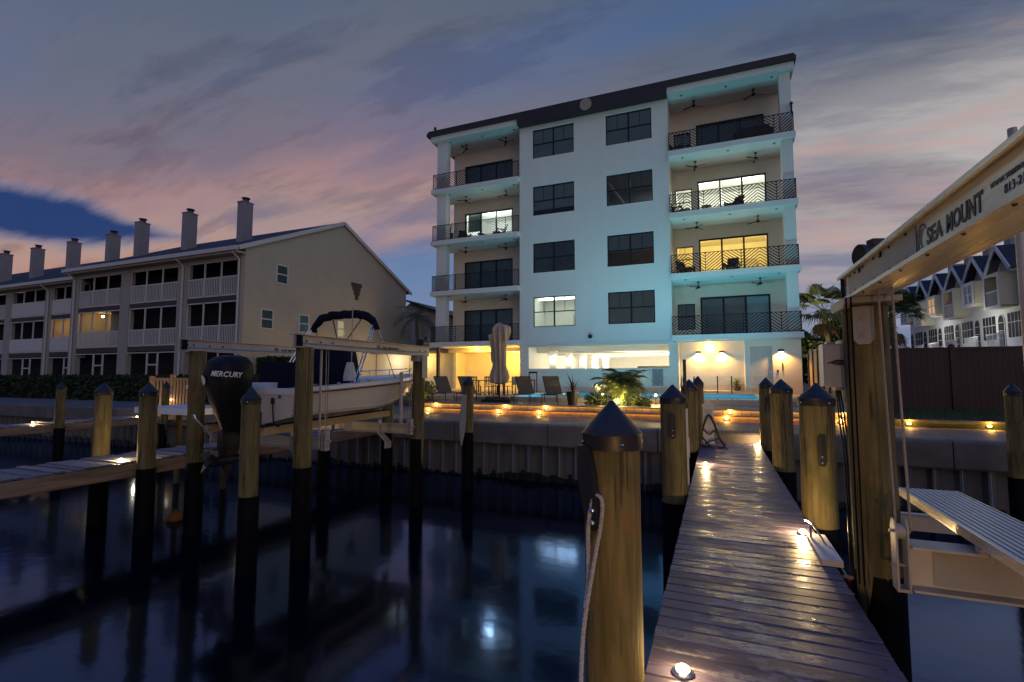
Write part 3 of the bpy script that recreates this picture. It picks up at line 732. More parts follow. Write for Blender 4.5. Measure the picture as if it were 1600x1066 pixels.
# garage interior
b = MB()
b.box(-11.24, -11.2, FY + .3, 44.9, 1.95, 4.97)
b.box(-11.2, -6.2, 43.0, 43.2, 1.95, 4.97).box(-6.2, 3.9, 43.0, 43.2, 3.9, 4.97).box(3.8, 4.0, FY + .9, 43, 1.95, 4.97).box(-11.2, 3.8, FY + .3, 43, 1.9, 1.95)
b.box(-11.2, 3.8, FY + .26, 45, 4.975, 4.978)
g_ = b.build('garage', 'room_white', condo)
for k in range(5):
    x = -9.9 + k * .35; y = 31.2 + k * 2.5
    p_ = MB().box(x - .22, x + .22, y - .2, y + .2, 1.95, 4.7).build('pillar', 'room_white', g_)
    light('POINT', (x + .05, y - .32, 4.15), 14, (1, .93, .78), .06, g_)
    MB().box(x - .06, x + .06, y - .27, y - .2, 4.18, 4.32).build('pillar_lamp', 'lamp_w', g_)
for k in range(5):
    y = 31.6 + k * 2.4
    MB().box(-11.19, 3.79, y, y + .35, 4.62, 4.974).build('beam', 'room_white', g_)
for (x, y) in ((-5.2, 32.8), (-2.9, 35.2), (-1.2, 37.6), (-7.0, 37.0), (-8.6, 41.0)):
    MB().box(x - .6, x + .6, y - .06, y + .06, 4.80, 4.86).build('tube_light', 'lamp_w', g_)
    light('POINT', (x, y, 4.45), 420, (1, .86, .60), .2, g_)
b = MB()
for pts in (((-9.9, 30.2), (-6.0, 36)), ((-8.2, 30.0), (-3.0, 33.4))):
    b.tube([(pts[0][0], pts[0][1], 4.55), (pts[1][0], pts[1][1], 4.55)], .04, 6)
b.build('pipe', 'plast', g_)
# pool rules board (too small to read) and a low pipe box
sg = thing('pool_sign', (-3.1, FY, 2.55), 'white pool notice board with rows of small print on the garage wall', 'sign')
MB().box(-3.4, -2.8, FY - .03, FY + .018, 2.5, 3.46).build('board', 'galv', sg)
b = MB(); rg = random.Random(5)
b.box(-3.33, -3.23, FY - .033, FY - .03, 3.36, 3.42).box(-2.97, -2.87, FY - .033, FY - .03, 3.36, 3.42)
for k in range(12): b.box(-3.34, -3.34 + rg.uniform(.3, .48), FY - .033, FY - .03, 3.28 - k * .06, 3.30 - k * .06)
b.box(-3.15, -3.08, FY - .033, FY - .03, 2.53, 2.60)
b.build('print', 'grey_ink', sg)

# ------------------------------------------------------------------ ceiling fans
def make_fan():
    f = thing('ceiling_fan', (0, 0, 0), '-', 'ceiling fan', 'black ceiling fans under the balcony ceilings')
    b = MB().lathe((0, 0, 0), [(.02, 0), (.07, -.01), (.07, -.06), (.015, -.075)], 12, False).tube([(0, 0, -.06), (0, 0, -.26)], .018, 8); b.build('down_rod', 'black', f, True)
    MB().lathe((0, 0, -.40), [(.03, 0), (.10, .02), (.11, .08), (.08, .13), (.03, .15)], 14).build('motor', 'black', f, True)
    for k in range(3):
        a = 2 * math.pi * k / 3; mx = Matrix.Rotation(a, 4, 'Z')
        MB(mx).add([(.08, -.03, -.335), (.62, -.055, -.345), (.64, .05, -.325), (.08, .035, -.32), (.08, -.03, -.325), (.62, -.055, -.335), (.64, .05, -.315), (.08, .035, -.31)],
                   [(3, 2, 1, 0), (4, 5, 6, 7), (0, 1, 5, 4), (1, 2, 6, 5), (2, 3, 7, 6), (3, 0, 4, 7)]).build('blade', 'black', f)
    return f
fan0 = make_fan(); first = True; del LABELS['-']
rg = random.Random(2)
fl = {0: 'first', 1: 'second', 2: 'third', 3: 'top'}
for i, z in enumerate((8.5, 12.0, 15.62, 19.35)):
    for x, y, nm in ((-.85, 30.25, 'right hand balcony, the one nearer the middle'), (2.35, 30.3, 'right hand balcony, the one nearer the outer corner'),
                     (-15.9, 30.15, 'left hand balcony, the one nearer the outer corner'), (-12.9, 30.2, 'left hand balcony, the one nearer the middle')):
        f = fan0 if first else copy_tree(fan0); first = False
        f.location = (x, y, z - .002); f.rotation_euler = (0, 0, rg.uniform(0, 6.28))
        tag(f, f'black fan on the {fl[i]} {nm}', 'ceiling fan')

# ------------------------------------------------------------------ balcony furniture
def make_chair():
    c = thing('lounge_chair', (0, 0, 0), '-', 'chair', 'dark lounge chairs out on the balconies')
    MB().prism([(-.30, .36), (.28, .28), (.28, .36), (-.30, .46)], 'x', -.27, .27).build('seat', 'bronze', c)
    MB().prism([(.24, .32), (.52, .95), (.45, .98), (.17, .38)], 'x', -.27, .27).build('backrest', 'bronze', c)
    for s in (-1, 1):
        MB().box(s * .32 - .04, s * .32 + .04, -.30, .34, .55, .60).build('armrest', 'bronze', c)
        for y in (-.27, .3): MB().box(s * .32 - .03, s * .32 + .03, y - .03, y + .03, 0, .55).build('leg', 'bronze', c)
    return c
ch0 = make_chair(); del LABELS['-']; first = True
for x, y, z, rz, lb in ((-1.7, 30.2, 12.3, 1.0, 'dark lounge chair by the narrow lit window on the third storey balcony'),
                        (1.15, 30.2, 12.3, -.7, 'dark lounge chair before the bright glass doors of the third storey balcony'),
                        (-1.5, 30.2, 8.8, .8, 'dark chair by the narrow yellow window on the second storey balcony'),
                        (.95, 30.3, 8.8, -.2, 'dark chair in front of the yellow glass doors of the second storey balcony'),
                        (-1.75, 30.2, 15.92, 1.3, 'dark chair at the inner end of the top right balcony'),
                        (-16.0, 30.2, 12.3, .8, 'dark chair beside the planter on the left balcony with white lit doors'),
                        (-13.4, 30.2, 12.3, -.8, 'dark chair at the inner end of the left balcony with white lit doors')):
    c = ch0 if first else copy_tree(ch0); first = False
    c.location = (x, y, z); c.rotation_euler = (0, 0, rz); c.scale = (1.1, 1.1, 1.05); tag(c, lb, 'chair')
sf = thing('outdoor_sofa', (2.2, 30.3, 15.92), 'dark wicker sofa against the railing of the top right balcony', 'sofa')
MB().box(1.4, 3.0, 29.6, 30.4, 15.98, 16.35).build('seat', 'bronze', sf); MB().box(1.4, 3.0, 29.35, 29.598, 15.98, 16.72).build('backrest', 'bronze', sf)
for x in (1.3, 3.1): MB().box(x - .09, x + .09, 29.4, 30.4, 15.98, 16.55).build('armrest', 'bronze', sf)
tb = thing('side_table', (-.3, 30.1, 12.3), 'small round table between the chairs on the bright third storey balcony', 'table')
MB().lathe((-.3, 30.1, 12.3), [(.28, .48), (.28, .52)], 16).build('table_top', 'bronze', tb); MB().tube([(-.3, 30.1, 12.3), (-.3, 30.1, 12.79)], .03).build('leg', 'bronze', tb)
tb = thing('side_table', (-14.7, 30.1, 12.3), 'small round table between the chairs on the left balcony with white lit doors', 'table')
MB().lathe((-14.7, 30.1, 12.3), [(.26, .46), (.26, .50)], 16).build('table_top', 'bronze', tb); MB().tube([(-14.7, 30.1, 12.3), (-14.7, 30.1, 12.77)], .03).build('leg', 'bronze', tb)

def blade_leaf(mb, base, az_, elv, L, w, droop=.6, seg=5):
    p = Vector(base); e = elv; pts = []
    for i in range(seg + 1):
        tt = i / seg; pts.append((p.copy(), w * (1 - tt) * (1 - .2 * abs(.3 - tt)) + .004))
        p = p + Vector((math.cos(az_) * math.cos(e), math.sin(az_) * math.cos(e), math.sin(e))) * (L / seg); e -= droop / seg * (1 + tt)
    sd = Vector((-math.sin(az_), math.cos(az_), 0)); vs = []
    for q, ww in pts: vs += [q - sd * ww / 2, q + Vector((0, 0, -ww * .12)), q + sd * ww / 2]
    mb.add(vs, [f for i in range(seg) for f in ((3 * i, 3 * i + 1, 3 * i + 4, 3 * i + 3), (3 * i + 1, 3 * i + 2, 3 * i + 5, 3 * i + 4))])
def spiky_pot(loc, label, h, r, L, n, m, seed):
    rg = random.Random(seed); t_ = thing('potted_plant', loc, label, 'potted plant')
    MB().lathe(loc, [(r * .7, 0), (r * .95, h * .9), (r, h), (r * .88, h), (r * .85, h * .85)], 18).build('pot', 'pot', t_, True)
    b = MB()
    for k in range(n): blade_leaf(b, (loc[0], loc[1], loc[2] + h * .9 + rg.uniform(0, .12)), rg.uniform(0, 6.28), rg.uniform(.35, 1.45), L * rg.uniform(.7, 1.1), .06, rg.uniform(.3, 1.6))
    b.build('leaves', m, t_); return t_
spiky_pot((-17.1, 30.0, 12.3), 'tall dark planter of spiky leaves at the outer end of a left balcony', .75, .28, 1.2, 16, 'leaf', 4)

# ================================================================== LEFT TERRACE
TY = 20.8
ter = thing('condo_terrace', (-40, TY, 1.6), 'long tan three storey block of screened balconies, chimneys along its dark roof', 'apartment block')
# gable end wall with openings, facing +X
gx = -25.7
b = MB()
def gable_prism(mb, x0, x1, y0, y1, ze, yr, zr): mb.prism([(y0, 1.5), (y1, 1.5), (y1, ze), (yr, zr), (y0, ze)], 'x', x0, x1)
gable_prism(b, gx - .3, gx, TY, 37.3, 10.72, 29.0, 14.42); b.build('gable_wall', 'awall', ter)
b = MB().box(-43.1, gx - .3, 22.6, 37.3, 1.5, 10.7).box(-75, -43.1, 23.6, 37.3, 1.5, 10.4); b.build('inner_wall', 'screen', ter)
def gwin(y0, y1, z0, z1, lit=None):
    mx = Matrix.Translation((gx, 0, 0)) @ Matrix.Rotation(R(90), 4, 'Z')      # local -Y faces +X, local x = world y
    w = sash_window(ter, y0, y1, z0, z1, -.045, 'dglass', None, mx, 'trim', pair=False, muntin=False, f=.08)
    MB(mx).quad((y0 + .06, -.003, z0 + .06), (y1 - .06, -.003, z0 + .06), (y1 - .06, -.003, z1 - .06), (y0 + .06, -.003, z1 - .06)).build('curtain', lit or 'dblind', w)
gwin(23.05, 24.0, 8.95, 10.2); gwin(22.0, 22.95, 5.95, 7.2); gwin(25.0, 25.9, 5.95, 7.2, 'blind'); gwin(28.6, 29.4, 5.9, 7.2, 'win_dim')
b = MB()
for (y0, y1, z0, z1) in ((30.05, 31.25, 9.95, 10.25), (30.2, 31.1, 9.65, 9.948), (30.35, 31.0, 9.3, 9.648), (30.5, 30.85, 8.95, 9.298)): b.box(gx, gx + .04, y0, y1, z0, z1)
b.build('stepped_plaque', 'brown', ter)
# roof
def slope_roof(mb, x0, x1, ye, ze, yr, zr, yb, zb, th=.14):
    mb.prism([(ye, ze), (yr, zr), (yb, zb), (yb, zb + th), (yr, zr + th), (ye, ze + th)], 'x', x0, x1)
b = MB(); slope_roof(b, -43.1, gx + .12, TY - .55, 10.55, 29.0, 14.46, 37.9, 10.5); b.build('roof', 'roof', ter)
b = MB(); slope_roof(b, -75, -43.12, TY + .45, 10.3, 29.0, 14.15, 37.9, 10.2); b.build('roof', 'roof', ter)
b = MB(); b.bar((gx + .16, TY - .55, 10.56), (gx + .16, 29.0, 14.50), .06, .26); b.bar((gx + .16, 29.0, 14.50), (gx + .16, 37.95, 10.5), .06, .26); b.build('rake_board', 'trim', ter)
b = MB().box(-43.1, gx + .1, TY - .72, TY - .56, 10.42, 10.66).box(-75, -43.12, TY + .28, TY + .44, 10.18, 10.42); b.build('gutter', 'trim', ter)
b = MB().box(-43.1, gx - .01, TY - .55, TY + .02, 10.30, 10.42).box(-75, -43.12, TY + .45, TY + 1.02, 10.06, 10.18)
b.box(-43.1, gx - .3, TY + .021, TY + .3, 10.1, 10.42).box(-75, -43.12, TY + 1.021, TY + 1.3, 9.95, 10.2); b.build('eave_band', 'awall', ter)
def bay(x0, x1, y, drop, lit=None, solid=False):
    """one stack of three screened balconies between pilasters"""
    zs = [(7.90, 9.10, 10.1), (5.02, 6.14, 7.58)]
    for k, (zb, zr, zt) in enumerate(zs):
        zb -= drop; zr -= drop; zt -= drop
        MB().box(x0, x1, y + .06, y + .2, zb - .34, zb).build('floor_beam', 'brown', ter)
        w = x1 - x0; fr = MB(); n = 3
        for q in range(n + 1):
            xx = x0 + w * q / n; fr.box(max(x0, xx - .04), min(x1, xx + .04), y + .05, y + .12, zb, zt)
        fr.box(x0, x1, y + .03, y + .13, zr - .07, zr).box(x0, x1, y + .05, y + .12, zb, zb + .1).box(x0, x1, y + .05, y + .12, zt - .07, zt)
        s_ = fr.build('balcony_screen', 'trim', ter)
        pk = MB()
        if solid: pk.box(x0, x1, y + .02, y + .045, zb + .1, zr - .07)
        else:
            m_ = int(w / .145)
            for q in range(m_): xx = x0 + w * (q + .5) / m_; pk.box(xx - .03, xx + .03, y + .03, y + .06, zb + .1, zr - .07)
        stuff(pk.build('balusters', 'trim', s_))
        if lit == k:
            r_ = dark_room(ter, x0 + .05, x1 - 1.4, y + .25, y + 1.75, zb, zt + .05, 'awall')
            light('POINT', (x0 + 1.1, y + 1.0, zt - .35), 11, (1, .58, .2), .1, r_)
            MB().ball((x0 + 1.1, y + 1.0, zt - .2), .09, 10, 6).build('porch_lamp', 'lamp', r_, True)
    z0 = 1.6; zt = 4.62 - drop
    fr = MB(); xm = x0 + (x1 - x0) * .42
    for xx in (xm, xm + 1.05): fr.box(xx - .05, xx + .05, y + .05, y + .12, z0, zt)
    fr.box(xm + .05, xm + 1.0, y + .05, y + .12, 3.75 - drop, 3.84 - drop).box(x0, x1, y + .05, y + .12, zt - .06, zt).box(xm + .05, xm + 1.0, y + .05, y + .12, z0, z0 + .4)
    fr.build('screen_door', 'trim', ter)
pil = [(-26.3, -25.99), (-31.6, -30.7), (-37.4, -36.45), (-43.1, -42.25)]
pil2 = [(-48.7, -47.8), (-54.5, -53.6), (-60.3, -59.4), (-66, -65.1)]
for a, c in pil: MB().box(a, c, TY - .02, TY + .32, 1.5, 10.29).build('pilaster', 'apil', ter)
for a, c in pil2: MB().box(a, c, TY + .98, TY + 1.32, 1.5, 10.05).build('pilaster', 'apil', ter)
bay(-30.7, -26.3, TY, 0); bay(-36.45, -31.6, TY, 0); bay(-42.25, -37.4, TY, 0, lit=1)
bay(-47.8, -43.1, TY + 1, .12, lit=1, solid=True); bay(-53.6, -48.7, TY + 1, .12, solid=True); bay(-59.4, -54.5, TY + 1, .12); bay(-65.1, -60.3, TY + 1, .12)
# downspouts
for x, y, z in ((-26.15, TY - .1, 10.5), (-31.1, TY - .1, 10.5), (-42.7, TY - .1, 10.5), (-48.2, TY + .9, 10.2)):
    MB().tube([(x, y - .5, z), (x + .05, y - .42, z - .18), (x + .1, y - .02, z - .5), (x + .1, y - .02, 1.6)], .055, 8).build('downspout', 'trim', ter, True)
for k, (x, zb, zt) in enumerate(((-29.55, 12.1, 14.85), (-35.15, 12.1, 14.8), (-40.55, 12.0, 14.75), (-44.1, 11.5, 14.2), (-49.4, 11.5, 14.15), (-54.8, 11.5, 14.15), (-60.0, 11.5, 14.15))):
    c = MB().box(x - .29, x + .29, 23.4, 24.15, zb - .7, zt).box(x - .33, x + .33, 23.36, 24.19, zt, zt + .07).build('chimney', 'chim', ter)
    MB().tube([(x, 23.8, zt + .07), (x, 23.8, zt + .28)], .2, 12).lathe((x, 23.8, zt + .33), [(.27, 0), (.27, .05)], 12).build('flue_cap', 'brown', c)
# building beyond, between the terrace and the apartment block
bk = thing('beige_house', (-27, 46, 1.6), 'low beige house with a dark sloping roof glimpsed behind the terrace', 'house')
b = MB().prism([(-36, 1.5), (-18, 1.5), (-18, 6.5), (-24.5, 9.6), (-31, 11.2), (-36, 8)], 'y', 46, 58); b.build('wall', 'awall', bk)
b = MB().bar((-31.4, 51.8, 11.35), (-16.8, 51.8, 6.2), 13.0, .18); b.build('roof', 'roof', bk)
b = MB().box(-26.9, -25.7, 45.95, 45.99, 3.2, 5.8); b.build('window', 'screen', bk)
# courtyard wall and gate posts between them, lit by the lounge lamps
cw = thing('courtyard_wall', (-21, 33, 1.9), 'plain yellow-lit courtyard wall between the tan gable and the apartment block', 'wall')
MB().box(-25.6, -17.62, 33.2, 33.4, 1.6, 4.8).build('wall', 'stucco_in', cw)
MB().box(-25.6, -18.0, 32.4, 33.7, 4.802, 4.98).build('canopy', 'coping', cw)
lf = MB().box(-21.1, -20.7, 32.7, 33.0, 4.76, 4.80).build('canopy_light', 'lamp_y', cw)
light('POINT', (-20.9, 32.3, 4.3), 90, (1, .62, .15), .12, cw)
light('POINT', (-23.6, 32.2, 4.3), 60, (1, .80, .5), .12, cw)

# ---------------------------------------------------------------- hedges / bushes / trees
def leaf_cloud(mb, fn, n, s0, s1, rg):
    for i in range(n):
        p, nrm = fn(rg); s = rg.uniform(s0, s1)
        a = Vector((rg.gauss(0, 1), rg.gauss(0, 1), rg.gauss(0, 1))).normalized(); c = (nrm + a * .8).normalized().cross(a)
        if c.length < .01: continue
        c.normalize(); e = c.cross(a).normalized()
        mb.add([p - c * s * .35, p + e * s * .5, p + c * s * .35, p - e * s * .5], [(0, 1, 2, 3)])
def box_surface(x0, x1, y0, y1, z0, z1, top=.35):
    def fn(rg):
        u = rg.random()
        if u < top: p = Vector((rg.uniform(x0, x1), rg.uniform(y0, y1), z1 + rg.gauss(0, .05))); n = Vector((0, 0, 1))
        elif u < .9: p = Vector((rg.uniform(x0, x1), y0 + rg.gauss(0, .06), rg.uniform(z0, z1))); n = Vector((0, -1, 0))
        else: p = Vector((x1 + rg.gauss(0, .06), rg.uniform(y0, y1), rg.uniform(z0, z1))); n = Vector((1, 0, 0))
        return p, n
    return fn
hd = thing('hedge', (-40, 18, 1.66), 'long clipped dark hedge in front of the ground floor screens of the tan block', 'hedge')
b = MB(); leaf_cloud(b, box_surface(-62, -20.9, 17.6, 19, 1.66, 3.0), 15000, .12, .26, random.Random(8)); b.build('foliage', 'hedge', hd)
MB().box(-62, -21.0, 17.75, 18.9, 1.66, 2.9).build('core', 'hedge', hd)
hd = thing('hedge', (-24.9, 27, 1.66), 'dark hedge at the foot of the tan gable wall, behind the outboard motor', 'hedge')
b = MB(); leaf_cloud(b, box_surface(-25.5, -24.3, 21.8, 27.5, 1.66, 4.1, .25), 6000, .14, .30, random.Random(9)); b.build('foliage', 'hedge', hd)
MB().box(-25.4, -24.45, 21.95, 27.4, 1.66, 3.95).build('core', 'hedge', hd)
for i, (x, y, lb) in enumerate(((-22.7, 22.2, 'brown timber post in front of the gable hedge, left one of two'), (-21.6, 23.0, 'brown timber post in front of the gable hedge, right one of two'))):
    tp = thing('timber_post', (x, y, 1.6), lb, 'post', 'brown posts by the gable hedge')
    MB().box(x - .12, x + .12, y - .12, y + .12, 1.6, 3.95).build('shaft', 'gate', tp); MB().box(x - .15, x + .15, y - .15, y + .15, 3.951, 4.02).build('post_cap', 'gate', tp)
# low picket panel between those posts
pf = thing('picket_fence', (-22.1, 22.5, 1.6), 'low brown picket fence seen behind the outboard motor', 'fence')
MB().bar((-24.2, 21.4, 2.65), (-20.9, 23.2, 2.65), .05, .09).bar((-24.2, 21.4, 1.9), (-20.9, 23.2, 1.9), .05, .09).build('rail', 'gate', pf)
for k in range(16):
    q = k / 15; x = -24.2 + 3.3 * q; y = 21.4 + 1.8 * q - .06
    MB().box(x - .05, x + .05, y - .02, y + .02, 1.62, 2.78).build('picket', 'gate', pf, origin=(x, y, 1.62))

def bush(name, c, r, n, label, m='bush', cat='bush', seed=1, flat=.8, s=(.08, .18), group=None):
    t_ = thing(name, c, label, cat, group); b = MB(); rg = random.Random(seed)
    lobes = [(Vector(c) + Vector((rg.uniform(-.55, .55) * r, rg.uniform(-.4, .4) * r, rg.uniform(.25, .8) * r * flat)), r * rg.uniform(.35, .6)) for _ in range(9)]
    def fn(g):
        o, q = g.choice(lobes); nn = Vector((g.gauss(0, 1), g.gauss(0, 1), g.gauss(0, 1))).normalized()
        return o + nn * q * (g.random() ** .35), nn
    leaf_cloud(b, fn, n, *s, rg); b.build('foliage', m, t_)
    st = MB()
    for o, q in lobes[:5]: st.tube([c, tuple(Vector(c).lerp(o, .6)), tuple(o)], [.03, .02, .01], 5)
    st.build('stems', 'bark', t_); return t_
def palm_frond(mb, base, az_, elv, L, droop, n=16, w=.5, rg=random):
    """feather frond: rib plus paired leaflets"""
    p = Vector(base); e = elv; step = L / n; pts = [p.copy()]
    for i in range(n):
        p = p + Vector((math.cos(az_) * math.cos(e), math.sin(az_) * math.cos(e), math.sin(e))) * step; e -= droop / n; pts.append(p.copy())
    mb.tube(pts, [.016 * (1 - i / (n + 1)) + .003 for i in range(n + 1)], 4, False)
    for i in range(2, n):
        tt = i / n; ll = w * math.sin(math.pi * (tt * .85 + .1)) ; dd = (pts[i] - pts[i - 1]).normalized()
        sd = dd.cross(Vector((0, 0, 1)))
        if sd.length < .05: sd = Vector((-math.sin(az_), math.cos(az_), 0))
        sd.normalize()
        for s in (-1, 1):
            tip = pts[i] + (sd * s * .8 + dd * .6).normalized() * ll + Vector((0, 0, -ll * .35 * rg.uniform(.4, 1.4))); hw = dd * .022
            mid = (pts[i] + tip) / 2 + Vector((0, 0, ll * .06))
            mb.add([pts[i] - hw, pts[i] + hw, mid + hw, tip, mid - hw], [(0, 1, 2, 4), (4, 2, 3)])
def fan_leaf(mb, base, az_, elv, L, rg):
    """fan palm leaf: stalk and a drooping fan of narrow segments"""
    st = Vector((math.cos(az_) * math.cos(elv), math.sin(az_) * math.cos(elv), math.sin(elv)))
    c = Vector(base) + st * L * .5; mb.tube([base, tuple(c)], .015, 4, False)
    sd = Vector((-math.sin(az_), math.cos(az_), 0)); 
    for k in range(15):
        a = (k - 7) / 7 * 1.35; v = (st * math.cos(a) + sd * math.sin(a)).normalized(); l = L * .62 * (1 - .25 * abs(a) / 1.35)
        q1 = c + v * l * .55; q2 = c + v * l + Vector((0, 0, -l * rg.uniform(.2, .5))); h = v.cross(st.cross(sd)).normalized() * L * .028
        mb.add([tuple(c), tuple(q1 - h), tuple(q2), tuple(q1 + h)], [(0, 1, 2, 3)])
def palm(name, x, y, z0, zc, L, n, label, kind, lm='leaf', seed=1, r=.14, skirt=True):
    t_ = thing(name, (x, y, z0), label, 'palm tree'); rg = random.Random(seed)
    pts = [(x + .12 * math.sin(k * .7), y, z0 + (zc - z0) * k / 6) for k in range(7)]
    MB().tube(pts, [r * 1.25, r, r * .95, r * .95, r, r * 1.1, r * .8], 10).build('trunk', 'bark', t_, True)
    b = MB(); bd = MB()
    for k in range(n):
        a = k * 2.4 + rg.uniform(-.3, .3); e = rg.uniform(-.5, 1.35)
        if kind == 'fan': fan_leaf(b, (pts[-1][0], y, zc), a, e, L * rg.uniform(.8, 1.1), rg)
        else: palm_frond(b, (pts[-1][0], y, zc), a, max(e, -.1), L * rg.uniform(.8, 1.1), rg.uniform(1.2, 2.2), 16, L * .28, rg)
    b.build('crown', lm, t_)
    if skirt:
        for k in range(10): fan_leaf(bd, (pts[-1][0], y, zc - .2), k * .63, -1.1, L * .7, rg)
        bd.build('dead_fronds', 'dead', t_)
    return t_
palm('palm_tree', -23.6, 36, 1.6, 8.0, 2.6, 20, 'shaggy palm between the tan gable and the apartment block', 'feather', seed=3, skirt=False)
palm('palm_tree', 6.15, 34.5, 1.6, 7.0, 2.0, 26, 'bright fan palm just right of the apartment block, behind the control box', 'fan', 'leaf_lit', seed=4)
palm('palm_tree', 9.0, 33, 1.6, 6.2, 2.0, 28, 'dark fan palm with a dead frond skirt in front of the pale town houses', 'fan', 'leaf', seed=5)
def tree(x, y, z0, h, r, label, seed):
    t_ = thing('tree', (x, y, z0), label, 'tree', 'dark trees beyond the tan fence'); rg = random.Random(seed)
    st = MB(); top = Vector((x, y, z0 + h * .55)); st.tube([(x, y, z0), (x + .1, y, z0 + h * .3), tuple(top)], [.16, .12, .07], 8)
    lobes = []
    for k in range(14):
        o = Vector((x + rg.uniform(-.7, .7) * r, y + rg.uniform(-.6, .6) * r, z0 + h * rg.uniform(.35, .92))); lobes.append((o, r * rg.uniform(.25, .45)))
        if k < 7: st.tube([tuple(top - Vector((0, 0, .4))), tuple(o)], [.05, .015], 5)
    st.build('trunk', 'bark', t_)
    def fn(g):
        o, q = g.choice(lobes); nn = Vector((g.gauss(0, 1), g.gauss(0, 1), g.gauss(0, 1))).normalized(); return o + nn * q * (g.random() ** .35), nn
    b = MB(); leaf_cloud(b, fn, 5200, .12, .30, rg); b.build('crown', 'bush', t_)
u = thing('garden_light', (5.6, 32.6, 1.56), 'added spotlight hidden behind the tan fence to brighten the fan palm', 'garden light')  # unseen lamp, added to brighten the fan palm from below
MB().tube([(5.6, 32.6, 1.55), (5.6, 32.6, 1.8)], .02, 8).build('stake', 'bronze', u); MB().ball((5.6, 32.6, 1.85), .06, 10, 6).build('lens', 'lamp', u, True)
light('SPOT', (5.6, 32.6, 1.95), 900, (1, .86, .55), .05, u, spot_size=R(60), spot_blend=.6).rotation_euler = (R(180 - 20), R(0), 0)
tree(5.6, 35.5, 1.6, 3.6, 1.5, 'dark bushy tree rising over the tan fence beside the apartment block', 21)
tree(7.6, 36.5, 1.6, 5.0, 2.2, 'dark bushy tree behind the fan palm', 22)
tree(4.9, 41.0, 1.6, 5.2, 1.6, 'dark tree farthest back beside the apartment block corner', 23)

